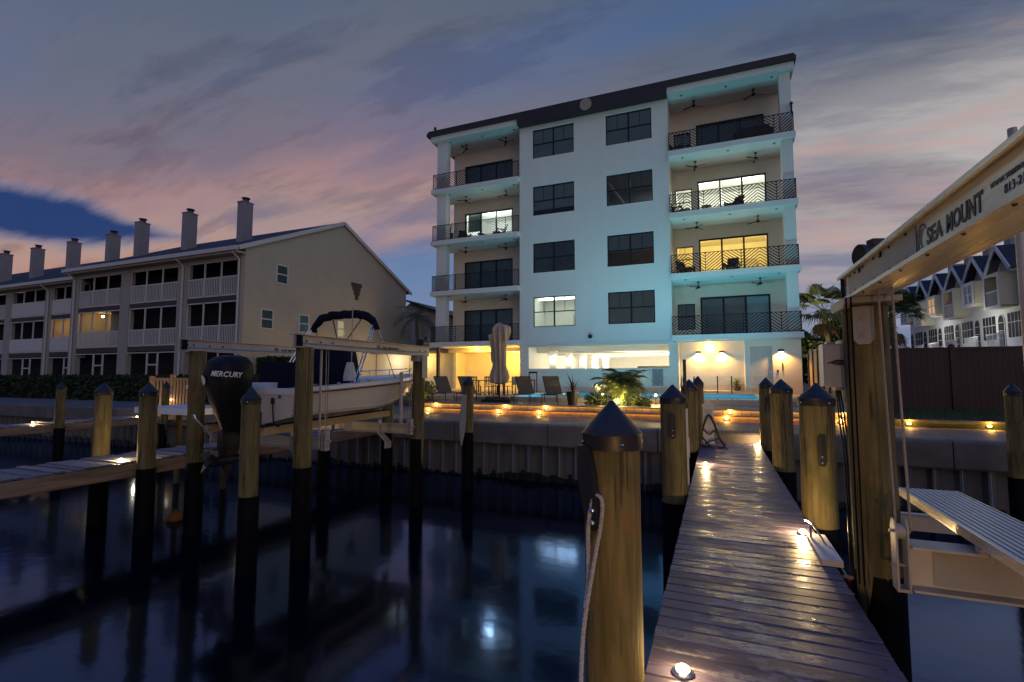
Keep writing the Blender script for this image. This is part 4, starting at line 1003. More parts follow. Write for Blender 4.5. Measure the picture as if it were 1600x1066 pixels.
# ================================================================== RIGHT: TOWN HOUSES
def townhouse(yc, w, kind, lit, label):
    t_ = thing('town_house', (18.5, yc, 1.6), label, 'town house', 'pale gabled town houses behind the brown fence')
    X0 = 17.9; y0, y1 = yc - w / 2, yc + w / 2; mx = Matrix.Translation((X0, 0, 0)) @ Matrix.Rotation(R(-90), 4, 'Z')    # local -Y faces -X, local x = -world y
    MB().box(X0, X0 + 9, y0 + .002, y1 - .002, 1.5, 10.0).build('wall', 'twall', t_)
    # cross gable towards the water, ridge runs along X
    b = MB().prism([(y0 + .25, 10.0), (y1 - .25, 10.0), (yc, 11.55)], 'x', X0 - .02, X0 + 4); b.build('gable', 'apil', t_)
    b = MB()
    for s in (-1, 1): b.add(
        [(X0 - .55, yc, 11.62), (X0 + 4.2, yc, 11.62), (X0 + 4.2, yc + s * (w / 2 - .02), 9.86), (X0 - .55, yc + s * (w / 2 - .02), 9.86),
         (X0 - .55, yc, 11.74), (X0 + 4.2, yc, 11.74), (X0 + 4.2, yc + s * (w / 2 - .02), 9.98), (X0 - .55, yc + s * (w / 2 - .02), 9.98)],
        [(0, 1, 2, 3), (7, 6, 5, 4), (0, 4, 5, 1), (1, 5, 6, 2), (2, 6, 7, 3), (3, 7, 4, 0)])
    b.build('roof', 'roof', t_)
    b = MB()
    for s in (-1, 1): b.bar((X0 - .6, yc, 11.66), (X0 - .6, yc + s * (w / 2 - .02), 9.9), .08, .24)
    b.build('rake_board', 'trim', t_)
    # main roof behind
    MB().prism([(X0 + 1.2, 10.0), (X0 + 9.3, 10.0), (X0 + 5.2, 12.2)], 'y', y0 + .004, y1 - .004).build('main_roof', 'roof', t_)
    if kind == 'loggia':
        yb0, yb1, z0, z1 = yc - 1.05, yc + .95, 7.65, 9.8
    else:
        yb0, yb1, z0, z1 = yc - .9, yc + .9, 8.2, 9.8
    # projecting box: cheeks, floor, head
    b = MB().box(X0 - .9, X0 - .001, yb0, yb0 + .18, z0, z1).box(X0 - .9, X0 - .001, yb1 - .18, yb1, z0, z1).box(X0 - .9, X0 - .001, yb0 + .18, yb1 - .18, z0 - .12, z0 + .02).box(X0 - .9, X0 - .001, yb0 + .18, yb1 - .18, z1 - .1, z1)
    bx = b.build('bay', 'tcream', t_)
    b = MB().box(X0 - .96, X0 - .902, yb0 - .04, yb0 + .2, z0 - .14, z1).box(X0 - .96, X0 - .902, yb1 - .2, yb1 + .04, z0 - .14, z1).box(X0 - .96, X0 - .902, yb0 + .2, yb1 - .2, z0 - .14, z0 + .04).box(X0 - .96, X0 - .902, yb0 + .2, yb1 - .2, z1 - .16, z1)
    b.build('bay_trim', 'trim', bx)
    if kind == 'loggia':
        MB().box(X0 - .02, X0 - .005, yb0 + .3, yb1 - .3, z0 + .05, z1 - .3).build('window', 'screen', t_)
        if lit: MB().box(X0 - .04, X0 - .021, yb0 + .35, yb0 + .7, z0 + .9, z1 - .4).build('lit_pane', 'win_o', t_)
        b = MB().box(X0 - .9, X0 - .85, yb0 + .2, yb1 - .2, z0 + .95, z0 + 1.02)
        for k in range(12): y = yb0 + .28 + k * (yb1 - yb0 - .56) / 11; b.box(X0 - .89, X0 - .87, y - .012, y + .012, z0 + .04, z0 + .95)
        b.build('railing', 'trim', bx)
    else:
        mw = Matrix.Translation((X0 - .9, 0, 0)) @ Matrix.Rotation(R(-90), 4, 'Z')
        w_ = sash_window(t_, -(yb1 - .2), -(yb0 + .2), z0 + .04, z1 - .16, -.03, 'dglass', None, mw, 'trim', f=.07)
        MB(mw).quad((-(yb1 - .2), .03, z0 + .04), (-(yb0 + .2), .03, z0 + .04), (-(yb0 + .2), .03, z1 - .16), (-(yb1 - .2), .03, z1 - .16)).build('curtain', 'win_o' if lit else 'blind', w_)
    # arched stair window and ground floor opening with balcony rail
    ya = yc + w * .34
    prof = [(-.32, 5.1), (.32, 5.1), (.32, 6.7)] + [(.32 * math.cos(a), 6.7 + .45 * math.sin(a)) for a in (.5, 1.0, 1.57, 2.14, 2.64)] + [(-.32, 6.7)]
    MB().prism([(ya + q[0] * 1.3, (q[1] - 6) * 1.06 + 6) for q in prof], 'x', X0 - .05, X0 - .001).build('arch_trim', 'trim', t_)
    MB().prism([(ya + q[0], q[1]) for q in prof], 'x', X0 - .08, X0 - .051).build('arched_window', 'screen', t_)
    b = MB()
    for z in (5.6, 6.1, 6.65): b.box(X0 - .095, X0 - .081, ya - .32, ya + .32, z - .02, z + .02)
    b.build('muntin', 'trim', t_)
    MB().box(X0 - .03, X0 - .001, yc - 1.35, yc + .35, 5.6, 7.2).build('patio_window', 'screen', t_)
    b = MB()
    for q in range(1, 4): b.box(X0 - .045, X0 - .031, yc - 1.35 + q * .425 - .02, yc - 1.35 + q * .425 + .02, 5.6, 7.2)
    b.box(X0 - .045, X0 - .031, yc - 1.35, yc + .35, 6.55, 6.6); b.build('patio_muntin', 'trim', t_)
    b = MB().box(X0 - 1.1, X0 - 1.04, y0 + .1, yc + .6, 5.75, 5.83).box(X0 - 1.1, X0 - .002, y0 + .1, yc + .6, 4.6, 4.75)
    for k in range(14): y = y0 + .16 + k * (yc + .5 - y0 - .16) / 13; b.box(X0 - 1.09, X0 - 1.06, y - .015, y + .015, 4.75, 5.75)
    b.build('balcony_rail', 'trim', t_)
    MB().box(X0 + 2.5, X0 + 3.4, y0 + .3, y0 + 1.2, 11, 13.4).build('chimney', 'apil', t_)
for yc, w, kind, lit, lb in ((42.3, 3.3, 'loggia', False, 'pale gabled town house nearest the lift beam, with a dark open loggia'),
                             (45.6, 3.3, 'window', False, 'pale gabled town house with blue curtained double window in its bay'),
                             (48.9, 3.3, 'loggia', True, 'pale gabled town house whose open loggia shows one small orange pane'),
                             (52.2, 3.3, 'window', True, 'pale gabled town house with a glowing orange bay window'),
                             (55.5, 3.3, 'loggia', False, 'pale gabled town house left of the one with the orange window'),
                             (58.8, 3.3, 'window', False, 'pale gabled town house at the far end, half behind the fan palm')):
    townhouse(yc, w, kind, lit, lb)
light('POINT', (16.0, 44, 6.6), 110, (.95, .95, .92), .2, None, 'house_fill_bulb'); light('POINT', (16.0, 52, 6.6), 110, (.95, .95, .92), .2, None, 'house_fill_bulb')  # unseen bulbs without fittings, added to brighten the town house fronts

# ---------------------------------------------------------------- fences on the right
fn_ = thing('brown_fence', (10, 22.7, 1.8), 'tall plain dark brown fence across the lawn on the right', 'fence')
fx = 5.6
MB().box(fx, 24, 22.66, 22.78, 4.02, 4.10).build('top_rail', 'fence', fn_)
k = 0
while fx < 24:
    MB().box(fx - .07, fx + .07, 22.62, 22.82, 1.8, 4.14).lathe((fx, 22.72, 4.141), [(.11, 0), (.11, .03), (.02, .09)], 4).build('fence_post', 'fence', fn_)
    n = 13; w = (2.3 - .14) / n
    for q in range(n):
        xx = fx + .07 + q * w
        MB().box(xx + .003, xx + w - .003, 22.69 + (.004 if q % 2 else 0), 22.75, 1.84, 4.02).build('board', 'fence', fn_, origin=(xx, 22.7, 1.84))
    fx += 2.3
ft = thing('tan_fence', (4.4, 26, 2.1), 'tan side fence with dark gaps running from the entry wall towards the lawn', 'fence')
y = 29.0; i = 0
while y > 22.9:
    MB().box(4.28, 4.42, y - .07, y + .07, 1.8, 4.30 + .02 * i).build('fence_post', 'fence', ft)
    MB().box(4.32, 4.37, y - 1.1, y - .2, 1.9, 4.22 + .02 * i).build('fence_panel', 'fence_tan', ft)
    MB().box(4.30, 4.39, y - 1.12, y - .18, 4.221 + .02 * i, 4.30 + .02 * i).build('panel_cap', 'fence_tan', ft)
    y -= 1.22; i += 1

# ================================================================== DOCKS AND PILINGS
DZ = 1.40
def plank_mesh(x0, x1, d_, name, m, seed=0):
    b = MB(); c = .008
    # eased-edge board, profile in YZ
    b.prism([(0, -.03), (d_, -.03), (d_, -c), (d_ - c, 0), (c, 0), (0, -c)], 'x', x0, x1)
    return b.mesh(name, m, Vector((0, 0, 0)))
def deck(name, label, x0, x1, y0, y1, pitch, m, n_ind, fascia='timber2', z=DZ):
    t_ = thing(name, ((x0 + x1) / 2, y1, z), label, 'dock'); o0 = t_.location
    rg = random.Random(int(abs(x0) * 10)); meshes = [plank_mesh(x0 - rg.uniform(-.003, .003), x1 + rg.uniform(-.003, .003), pitch - .009, 'plank', m) for _ in range(4)]
    n = int((y1 - y0) / pitch)
    for i in range(n):
        o = bpy.data.objects.new('plank', meshes[i % 4]); col.objects.link(o); o.parent = t_
        o.location = Vector((0, y0 + i * pitch, z + rg.uniform(-.002, .002))) - o0
        o.rotation_euler = (rg.uniform(-.006, .006), rg.uniform(-.0015, .0015), rg.uniform(-.0015, .0015))
    for (a, c) in ((x0 + .02, x0 + .07), (x1 - .07, x1 - .02)):
        MB().box(a, c, y0, y1 - .02, z - .30, z - .034).build('side_beam', fascia, t_)
    b = MB()
    yy = y1 - .8
    while yy > y0: b.box(x0 + .071, x1 - .071, yy, yy + .09, z - .30, z - .036); yy -= 1.3
    b.build('joists', fascia, t_)
    return t_
main = deck('main_dock', 'wet dark plank dock leading straight towards the apartment block', -.415, .912, -4.0, 13.72, .145, 'deck', 300)
dockA = deck('finger_dock', 'pale bleached finger dock left of the boat lift', -11.8, -10.5, -5.0, 13.72, .145, 'deck2', 300)
dockB = deck('finger_dock', 'farther finger dock ending at the timber gate on the left', -22.7, -21.35, -1.0, 13.72, .145, 'deck2', 300)
for t_, x0, x1, y0 in ((dockA, -11.82, -10.48, -5), (dockB, -22.72, -21.33, -1)):
    for x in (x0 - .03, x1): MB().box(x, x + .03, y0, 13.70, DZ - .27, DZ - .035).build('fascia_board', 'timber2', t_)

PN = {}
def piling(x, y, top, r, label, cap=True, wrap=1.3, cleat=None, grp='timber dock pilings with dark pointed caps', seed=0):
    t_ = thing('piling', (x, y, 0), label, 'piling', grp); rg = random.Random(int(x * 97 + y * 31) + seed)
    zt = top - (.25 if cap else 0); n = 22; b = MB(); rings = 9; vs = []; lean = (rg.uniform(-.012, .012), rg.uniform(-.01, .01))
    z0 = -1.6
    for i in range(rings):
        q = i / (rings - 1); z = z0 + (zt + .02 - z0) * q
        for j in range(n):
            a = 2 * math.pi * j / n; rr = r * (1.03 - .05 * q) * (1 + .018 * math.sin(3 * a + i * .6 + x) + rg.uniform(-.008, .008))
            vs.append((x + rr * math.cos(a) + lean[0] * (z - zt), y + rr * math.sin(a) + lean[1] * (z - zt), z))
    fs = [(i * n + j, i * n + (j + 1) % n, (i + 1) * n + (j + 1) % n, (i + 1) * n + j) for i in range(rings - 1) for j in range(n)] + [tuple(range((rings - 1) * n, rings * n))]
    b.add(vs, fs); b.build('shaft', 'timber', t_, True)
    w = wrap + rg.uniform(-.04, .04)
    MB().lathe((x - lean[0] * zt, y - lean[1] * zt, 0), [(r * 1.08, -1.6), (r * 1.075, w), (r * 1.01, w + .004)], 22, False).build('wrap', 'wrap', t_, True)
    if cap:
        c = MB().lathe((x, y, top), [(r * 1.05, -.27), (r * 1.06, -.19), (r * 1.075, -.185), (.012, -.004), (.004, 0)], 26).build('cap', 'cap', t_, True)
        b = MB()
        for k in range(4): a = .5 + k * 1.57; b.ball((x + r * 1.075 * math.cos(a), y + r * 1.075 * math.sin(a), top - .235), .012, 6, 4)
        b.build('screw', 'steel', c)
    if cleat:
        az_ = math.atan2(-y, -x) + cleat[0]; ux, uy = math.cos(az_), math.sin(az_); h = cleat[1]
        cx, cyy = x + ux * (r + .012), y + uy * (r + .012)
        pr = [(-.028, -.17), (.028, -.17), (.04, -.14), (.04, .14), (.028, .17), (-.028, .17), (-.04, .14), (-.04, -.14)]
        mxx = frame_mx((cx, cyy, h), (-uy, ux, 0), (0, 0, 1))
        bb = MB(mxx).prism(pr, 'z', -.012, .012); k_ = bb.build('cleat_plate', 'black', t_)
        bb = MB(mxx).ball((0, -.06, .015), .014, 8, 5).ball((0, -.13, .015), .014, 8, 5); bb.build('bolt', 'steel', k_)
    return t_
p_front = piling(-.57, 2.9, 2.91, .160, 'nearest timber piling in the middle foreground with a dock line hanging off it', wrap=1.1)
piling(-.60, 7.55, 2.93, .178, 'capped piling left of the wet dock, next beyond the roped one, slotted cleat', cleat=(-.05, 2.35))
piling(-.60, 12.2, 2.98, .18, 'capped piling on the left of the wet dock, right behind the tall thin pole')
piling(-.45, 13.5, 3.06, .13, 'thinner capped piling by the white pedestal at the shore end of the wet dock')
piling(1.10, 6.95, 2.97, .19, 'capped piling right of the wet dock, nearest the big lift post, slotted cleat', cleat=(.15, 2.18))
piling(1.10, 10.5, 3.0, .185, 'middle capped piling of three along the right side of the wet dock')
piling(1.08, 13.35, 3.02, .16, 'last capped piling on the right side of the wet dock, next to the sea wall', cleat=(.1, 2.4))
piling(5.42, 12.95, 2.93, .13, 'capped piling at the right edge in front of the lit single step', wrap=1.05)
piling(-6.35, 12.25, 3.06, .145, 'capped piling with a white line hung on it in front of the sea wall', wrap=1.5)
piling(-6.85, 5.75, 2.88, .14, 'capped piling in front of the boat transom, right of the outboard motor', wrap=1.2)
piling(-10.35, 6.35, 2.93, .155, 'capped piling on the near side of the pale finger dock', wrap=1.25)
piling(-11.98, 6.45, 2.92, .155, 'knotty capped piling just behind the pale finger dock', wrap=.9)
piling(-21.2, 10.1, 2.85, .14, 'capped piling on the near side of the farther finger dock', wrap=1.25)
piling(-20.3, 13.1, 2.85, .13, 'small capped piling in front of the timber gate', wrap=1.2)
LG = 'plain lift posts carrying the boat hoist beams'
piling(-6.62, 6.6, 3.53, .150, 'tall flat topped post under the near end of the right hoist beam', cap=False, wrap=1.48, grp=LG)
piling(-6.65, 10.25, 3.53, .150, 'tall flat topped post under the shore end of the right hoist beam', cap=False, wrap=1.55, grp=LG)
piling(-9.55, 6.75, 3.53, .150, 'flat topped post under the near end of the left hoist beam, beside the outboard', cap=False, wrap=1.35, grp=LG)
piling(-9.5, 10.2, 3.53, .145, 'flat topped post behind the boat cradle under the left hoist beam', cap=False, wrap=1.5, grp=LG)
piling(-9.55, 13.0, 2.55, .17, 'short post under the bow close to the sea wall', cap=False, wrap=1.45, grp=LG)
bigp = piling(1.125, 4.8, 3.66, .158, 'massive flat topped post in the right foreground carrying the aluminium hoist beam', cap=False, wrap=1.50, grp='post of the right hand boat lift')

# nearest piling: dark bolted bracket and the dock line that hangs from it
br = thing('mooring_bracket', (-.70, 2.83, 2.3), 'dark bolted bracket on the left side of the nearest piling', 'bracket')
mxb = frame_mx((-.57 - .092, 2.9 - .140, 2.38), Vector((.84, -.55, 0)), (0, 0, 1))
pr = [(-.085, .28), (-.01, .28), (.035, .14), (.05, .02), (.06, -.13), (.03, -.17), (-.02, -.15), (-.06, -.02), (-.09, .1)]
MB(mxb).prism(pr, 'z', -.012, .022).build('plate', 'black', br)
for z in (-.06, -.125): MB(mxb).ball((.035, z, .026), .017, 10, 6).build('bolt', 'steel', br, True)
def twisted(pts, Rr, r, turns, n=3):
    pts = [Vector(p) for p in pts]; fine = []
    for a, c in zip(pts, pts[1:]):
        for k in range(6): fine.append(a.lerp(c, k / 6))
    fine.append(pts[-1]); b = MB(); L = [0]
    for a, c in zip(fine, fine[1:]): L.append(L[-1] + (c - a).length)
    for q in range(n):
        out = []
        for i, p in enumerate(fine):
            dd = (fine[min(i + 1, len(fine) - 1)] - fine[max(i - 1, 0)]).normalized(); a = dd.cross(Vector((.3, 1, .1))).normalized(); c = dd.cross(a)
            th = L[i] * turns * 6.283 + q * 6.283 / n; out.append(p + (a * math.cos(th) + c * math.sin(th)) * Rr)
        b.tube(out, r, 6)
    return b
rp = thing('dock_line', (-.7, 2.8, 2.2), 'pale braided dock line looped over the bracket of the nearest piling and trailing down', 'rope')
q0 = Vector((-.66, 2.735, 2.36))
def sag(pts, n=8):
    out = []
    P_ = [Vector(p) for p in pts]
    for i in range(len(P_) - 1):
        a = P_[max(i - 1, 0)]; b_ = P_[i]; c = P_[i + 1]; e = P_[min(i + 2, len(P_) - 1)]
        for k in range(n):
            u = k / n; out.append(.5 * ((2 * b_) + (c - a) * u + (2 * a - 5 * b_ + 4 * c - e) * u * u + (-a + 3 * b_ - 3 * c + e) * u ** 3))
    out.append(P_[-1]); return out
twisted(sag([(-.665, 2.735, 2.30), (-.640, 2.735, 2.395), (-.595, 2.715, 2.385), (-.595, 2.70, 2.27), (-.625, 2.64, 2.06), (-.645, 2.50, 1.80), (-.625, 2.34, 1.56), (-.60, 2.1, 1.25)]), .0055, .0062, 16).build('line', 'rope', rp, True)
twisted(sag([(-.665, 2.735, 2.31), (-.672, 2.72, 2.2), (-.665, 2.69, 2.08), (-.650, 2.62, 1.97), (-.648, 2.55, 1.88)]), .006, .0066, 14).build('loop', 'rope', rp, True)
# line hung on the sea wall piling
rp = thing('dock_line', (-6.4, 12.1, 2.4), 'coil of white dock line hanging on the piling in front of the sea wall', 'rope')
b = MB()
for k in range(5): b.tube(sag([(-6.43 + k * .02, 12.08, 2.55), (-6.50 + k * .02, 12.05, 1.9), (-6.47 + k * .02, 12.05, 1.25 + .06 * k), (-6.43 + k * .015, 12.05, 1.25 + .06 * k), (-6.41 + k * .02, 12.06, 1.9), (-6.41 + k * .02, 12.08, 2.55)], 4), .012, 6)
b.build('coil', 'rope', rp, True)

# ---------------------------------------------------------------- dock lights
def dock_light(x, y, z, label, power=9, color=(1, .66, .28), grp='small warm lights set on the docks', cat='dock light'):
    t_ = thing('dock_light', (x, y, z), label, cat, grp)
    MB().lathe((x, y, z), [(.06, .001), (.06, .012), (.045, .02)], 14).build('base', 'steel', t_, True)
    MB().lathe((x, y, z + .02), [(.038, 0), (.036, .014), (.02, .024)], 12).build('lens', 'lamp', t_, True)
    light('POINT', (x, y, z + .10), power, color, .025, t_); return t_
dock_light(-.22, 3.03, DZ, 'nearest warm dock light, low in the picture at the left edge of the wet dock', 7)
dock_light(.79, 6.1, DZ, 'warm dock light at the right edge of the wet dock beside the white pad', 32)
dock_light(-.24, 10.1, DZ, 'warm dock light at the left edge of the wet dock, half way along', 34)
dock_light(.86, 13.4, DZ, 'warm dock light at the shore end of the wet dock', 30)
dock_light(.62, .2, DZ, 'warm dock light just behind the photographer, right edge of the wet dock', 95, (1, .56, .18))
dock_light(-.33, -2.6, DZ, 'warm dock light farther behind the photographer, left edge of the wet dock', 60, (1, .58, .17))
dock_light(-10.85, 6.2, DZ, 'warm light on the pale finger dock beside its near piling', 24)
dock_light(-10.62, 8.8, DZ, 'warm light on the pale finger dock seen behind the outboard motor', 16)
dock_light(-10.7, 2.6, DZ, 'warm light on the pale finger dock, outside the left edge of the view', 14)
dock_light(-22.4, 9.9, DZ, 'left of the two warm lights on the farther finger dock', 20)
dock_light(-21.7, 12.9, DZ, 'right of the two warm lights on the farther finger dock', 20)

# step lights in the risers
def step_light(x, y, z, label, p=9):
    t_ = thing('step_light', (x, y, z), label, 'step light', 'small glowing lights in the step risers')
    mx = Matrix.Translation((x, y, z))
    MB(mx).prism([(-.06, -.045), (.06, -.045), (.075, .0), (.05, .035), (-.05, .035), (-.075, 0)], 'y', -.02, -.001).build('bezel', 'bronze', t_)
    MB(mx).box(-.045, .045, -.028, -.021, -.025, .025).build('lens', 'lamp_y', t_)
    light('POINT', (x, y - .09, z + .03), p, (1, .52, .10), .02, t_); return t_
M['strip'] = emit('amber_light_strip', (1, .48, .09), 16)
for x0, x1, y, z, lb in ((-11.2, 4.2, 17.32, 1.975, 'amber light strip under the nosing of the upper patio step'), (-11.2, 4.2, 16.95, 1.81, 'amber light strip under the nosing of the lower patio step'),
                         (4.25, 18, 16.95, 1.84, 'amber light strip along the single step below the lawn')):
    ls = thing('light_strip', (x0, y, z), lb, 'light strip', 'amber strips under the step nosings')
    MB().box(x0, x1, y - .06, y + .06, z + .001, z + .022).box(x0, x1, y - .06, y - .05, z - .022, z + .0005).build('nosing', 'riser', ls)
    MB().box(x0 + .02, x1 - .02, y - .044, y - .030, z - .012, z - .001).build('strip', 'strip', ls)
SLX = ((-13.6, 'behind the boat bow'), (-10.45, 'by the first lounger'), (-7.45, 'by the umbrella base'), (-5.85, 'left of the potted plant'), (.30, 'straight up the wet dock'), (3.32, 'next to the big lift post'))
for x, w in SLX:
    if x > -11.2:
        step_light(x + .06, 17.32, 1.895, 'upper glowing step light ' + w)
        step_light(x - .06, 16.95, 1.73, 'lower glowing step light ' + w)
step_light(4.86, 16.95, 1.745, 'glowing light in the single step below the lawn, left one')
step_light(6.58, 16.95, 1.745, 'glowing light in the single step below the lawn, right one')
step_light(-3.2, 17.32, 1.895, 'glowing step light in front of the palm planting', .8)
step_light(8.6, 16.95, 1.745, 'glowing light in the single step beyond the right edge of the view')

# ================================================================== LEFT BOAT LIFT
lift = thing('boat_lift', (-8.05, 8.4, 0), 'aluminium boat hoist with two long overhead beams and a hanging cradle, left', 'boat lift')
def channel(mb, x, w, y0, y1, z0, z1, t_=.014):
    """I section along Y"""
    mb.box(x - w / 2, x + w / 2, y0, y1, z1 - t_, z1).box(x - w / 2, x + w / 2, y0, y1, z0, z0 + t_).box(x - .01, x + .01, y0, y1, z0 + t_, z1 - t_)
    return mb
for x, n in ((-6.62, 'r'), (-9.52, 'l')):
    b = MB(); channel(b, x, .17, 6.35, 10.62, 3.54, 3.77)
    b.box(x + .011, x + .016, 6.4, 7.3, 3.555, 3.755); beam = b.build('hoist_beam', 'alu_dull', lift)
    b = MB()
    for y in (6.5, 6.62, 6.95, 7.25, 10.2, 10.45): b.ball((x + .02, y, 3.66), .02, 6, 4, (.6, 1, 1))
    b.build('bolt', 'bronze', beam)
    b = MB().box(x + .05, x + .13, 6.36, 6.42, 3.56, 3.75); b.build('end_plate', 'navy', beam)
    b = MB().box(x - .09, x + .09, 9.98, 10.40, 3.40, 3.538).box(x + .15, x + .17, 10.08, 10.3, 3.0, 3.538).box(x + .1, x + .15, 10.08, 10.3, 3.45, 3.538).build('post_saddle', 'galv', lift)
    b = MB().tube([(x, 10.25, 3.86), (x, 10.5, 3.86)], .09, 12).box(x - .07, x + .07, 10.2, 10.55, 3.771, 3.82).tube([(x, 10.5, 3.86), (x, 10.5, 4.02)], .05, 10).build('winch_motor', 'cap', lift, True)
    tm = frame_mx((x + .017, 8.75, 3.61), (0, 1, 0), (0, 0, 1))
    text_mesh('SEA MOUNT', .105, tm, 'black_ink', 'lettering', beam, bold=.002)
    MB().prism([(8.56, 3.60), (8.66, 3.60), (8.68, 3.68), (8.62, 3.72), (8.56, 3.68)], 'x', x + .011, x + .014).build('emblem', 'grey_ink', beam)
    MB().tube([(x + .02, 6.42, 3.62), (x + .02, 10.5, 3.62)], .018, 6).build('drive_shaft', 'steel', lift, True)
    # falls of wire rope to the cradle
    for y in (7.15, 9.85):
        for q in (-.03, .03): MB().tube([(x + q, y, 3.54), (x + q * .6, y, 1.96)], .007, 5).build('hoist_wire', 'wire', lift)
        b = MB().box(x - .05, x - .03, y - .06, y + .06, 1.70, 2.06).box(x + .03, x + .05, y - .06, y + .06, 1.70, 2.06).tube([(x - .06, y, 1.97), (x + .06, y, 1.97)], .05, 10).tube([(x - .08, y, 1.78), (x + .08, y, 1.78)], .015, 6).box(x - .12, x + .12, y - .02, y + .02, 1.86, 1.89)
        b.build('sheave_block', 'galv', lift)
for y in (7.15, 9.85):
    b = MB(); b.box(-9.46, -6.68, y - .075, y + .075, 1.93, 1.945).box(-9.46, -6.68, y - .075, y + .075, 1.72, 1.735).box(-9.46, -6.68, y - .008, y + .008, 1.735, 1.93)
    b.build('cradle_beam', 'alu_dull', lift)
for x in (-7.35, -8.75):
    MB().prism([(6.4, 2.02), (10.0, 2.10), (10.0, 2.24), (6.4, 2.16)], 'x', x - .05, x + .05).build('bunk_board', 'timber_lit', lift)
    s = 1 if x > -8 else -1
    MB().prism([(6.35, 2.163), (10.05, 2.244), (10.05, 2.256), (6.35, 2.175)], 'x', x - .07, x + .07).build('bunk_carpet', 'navy', lift)
    for y in (7.15, 9.75):
        b = MB().bar((x, y - .06, 1.72 + .02), (x + s * .28, y - .12, 1.55), .16, .02).bar((x, y - .06, 2.03), (x, y - .06, 1.74), .10, .02, (1, 0, 0)).bar((x + s * .28, y - .12, 1.55), (x + s * .28, y - .12, 1.40), .18, .06, (1, 0, 0)); b.build('bunk_bracket', 'alu_dull', lift)
for x, y in ((-6.95, 9.95), (-9.3, 9.95)):
    MB().tube([(x, y, 1.93), (x, y, 3.15)], .045, 10).build('guide_post', 'pvc', lift, True)
MB().tube([(-6.72, 7.1, 1.75), (-6.72, 7.1, 3.54)], .022, 8).build('guide_tube', 'pvc', lift, True)

# ================================================================== BOAT
boat = thing('motor_boat', (-8.05, 9, 2.2), 'cream open motor boat with navy covers and folded-up sunshade hanging on the left hoist', 'boat')
BX = -8.05
def station(u):
    """u 0 stern..1 bow: y, half beam at sheer, half beam at chine, keel z, chine z, sheer z"""
    y = 6.75 + 5.15 * u
    k = max(0., (u - .45) / .55)
    hs = 1.12 * (1 - .04 * (1 - u)) * (1 - k ** 2.6) + .015
    hc = .98 * (1 - k ** 1.7) + .01
    kz = 2.10 + .02 * u + .62 * max(0., (u - .55) / .45) ** 2.2
    cz = 2.32 + .06 * u + .40 * k ** 1.5
    szz = 2.80 + .20 * u + .09 * u * u
    return y, hs, hc, kz, cz, szz
NS = 22; b = MB(); rows = []
for i in range(NS + 1):
    y, hs, hc, kz, cz, szz = station(i / NS); hm = hc + (hs - hc) * .62
    side = [(0, kz), (hc * .55, kz + (cz - kz) * .55), (hc, cz), (hc + .02, cz + .04), (hm, cz + (szz - cz) * .5), (hs, szz)]
    rows.append([(BX + x, y, z) for x, z in side] + [(BX - x, y, z) for x, z in side[1:]])
vs = [p for r in rows for p in r]; m_ = 11; fs = []
for i in range(NS):
    for j in range(5): fs.append((i * m_ + j, i * m_ + j + 1, (i + 1) * m_ + j + 1, (i + 1) * m_ + j))
    idx = [0, 6, 7, 8, 9, 10]
    for j in range(5): fs.append((i * m_ + idx[j + 1], i * m_ + idx[j], (i + 1) * m_ + idx[j], (i + 1) * m_ + idx[j + 1]))
fs.append((0, 1, 2, 3, 4, 5, 10, 9, 8, 7, 6))
b.add(vs, fs); hull = b.build('hull', 'hull', boat, True)
# gunwale cap + liner
b = MB(); g_o = []; g_i = []; fl_ = []
for i in range(NS + 1):
    y, hs, hc, kz, cz, szz = station(i / NS); g_o.append((hs + .03, y, szz)); g_i.append((max(.01, hs - .16), y, szz)); fl_.append((max(.008, hs - .22), y, 2.48 + .12 * (i / NS)))
for s in (-1, 1):
    for i in range(NS):
        o0, o1, i0, i1, f0, f1 = g_o[i], g_o[i + 1], g_i[i], g_i[i + 1], fl_[i], fl_[i + 1]
        P = lambda q, dz=0: (BX + s * q[0], q[1], q[2] + dz)
        b.add([P(o0, -.04), P(o1, -.04), P(o1, .03), P(o0, .03)], [(0, 1, 2, 3)])
        b.add([P(o0, .03), P(o1, .03), P(i1, .04), P(i0, .04)], [(0, 1, 2, 3)])
        b.add([P(i0, .04), P(i1, .04), P(f1), P(f0)], [(0, 1, 2, 3)])
for i in range(NS): b.add([(BX - fl_[i][0], *fl_[i][1:]), (BX + fl_[i][0], *fl_[i][1:]), (BX + fl_[i + 1][0], *fl_[i + 1][1:]), (BX - fl_[i + 1][0], *fl_[i + 1][1:])], [(0, 1, 2, 3)])
b.box(BX - 1.08, BX + 1.08, 6.74, 6.88, 2.72, 2.83)
b.build('gunwale', 'white_gel', boat)
b = MB()
for s in (-1, 1): b.tube([(BX + s * (g_o[i][0] + .005), g_o[i][1], g_o[i][2] - .07) for i in range(NS)], .012, 6)
b.build('rub_rail', 'bronze', boat, True)
b = MB()
for s in (-1, 1):
    b.tube([(BX + s * (g_i[i][0] + .06), g_i[i][1], g_i[i][2] + .17 * min(1, (i - 13) * .5)) for i in range(13, NS + 1)], .014, 6)
    for i in (15, 18, 20): b.tube([(BX + s * (g_i[i][0] + .06), g_i[i][1], g_i[i][2] + .03), (BX + s * (g_i[i][0] + .06), g_i[i][1], g_i[i][2] + .17)], .012, 6)
b.build('bow_rail', 'steel', boat, True)
b = MB()
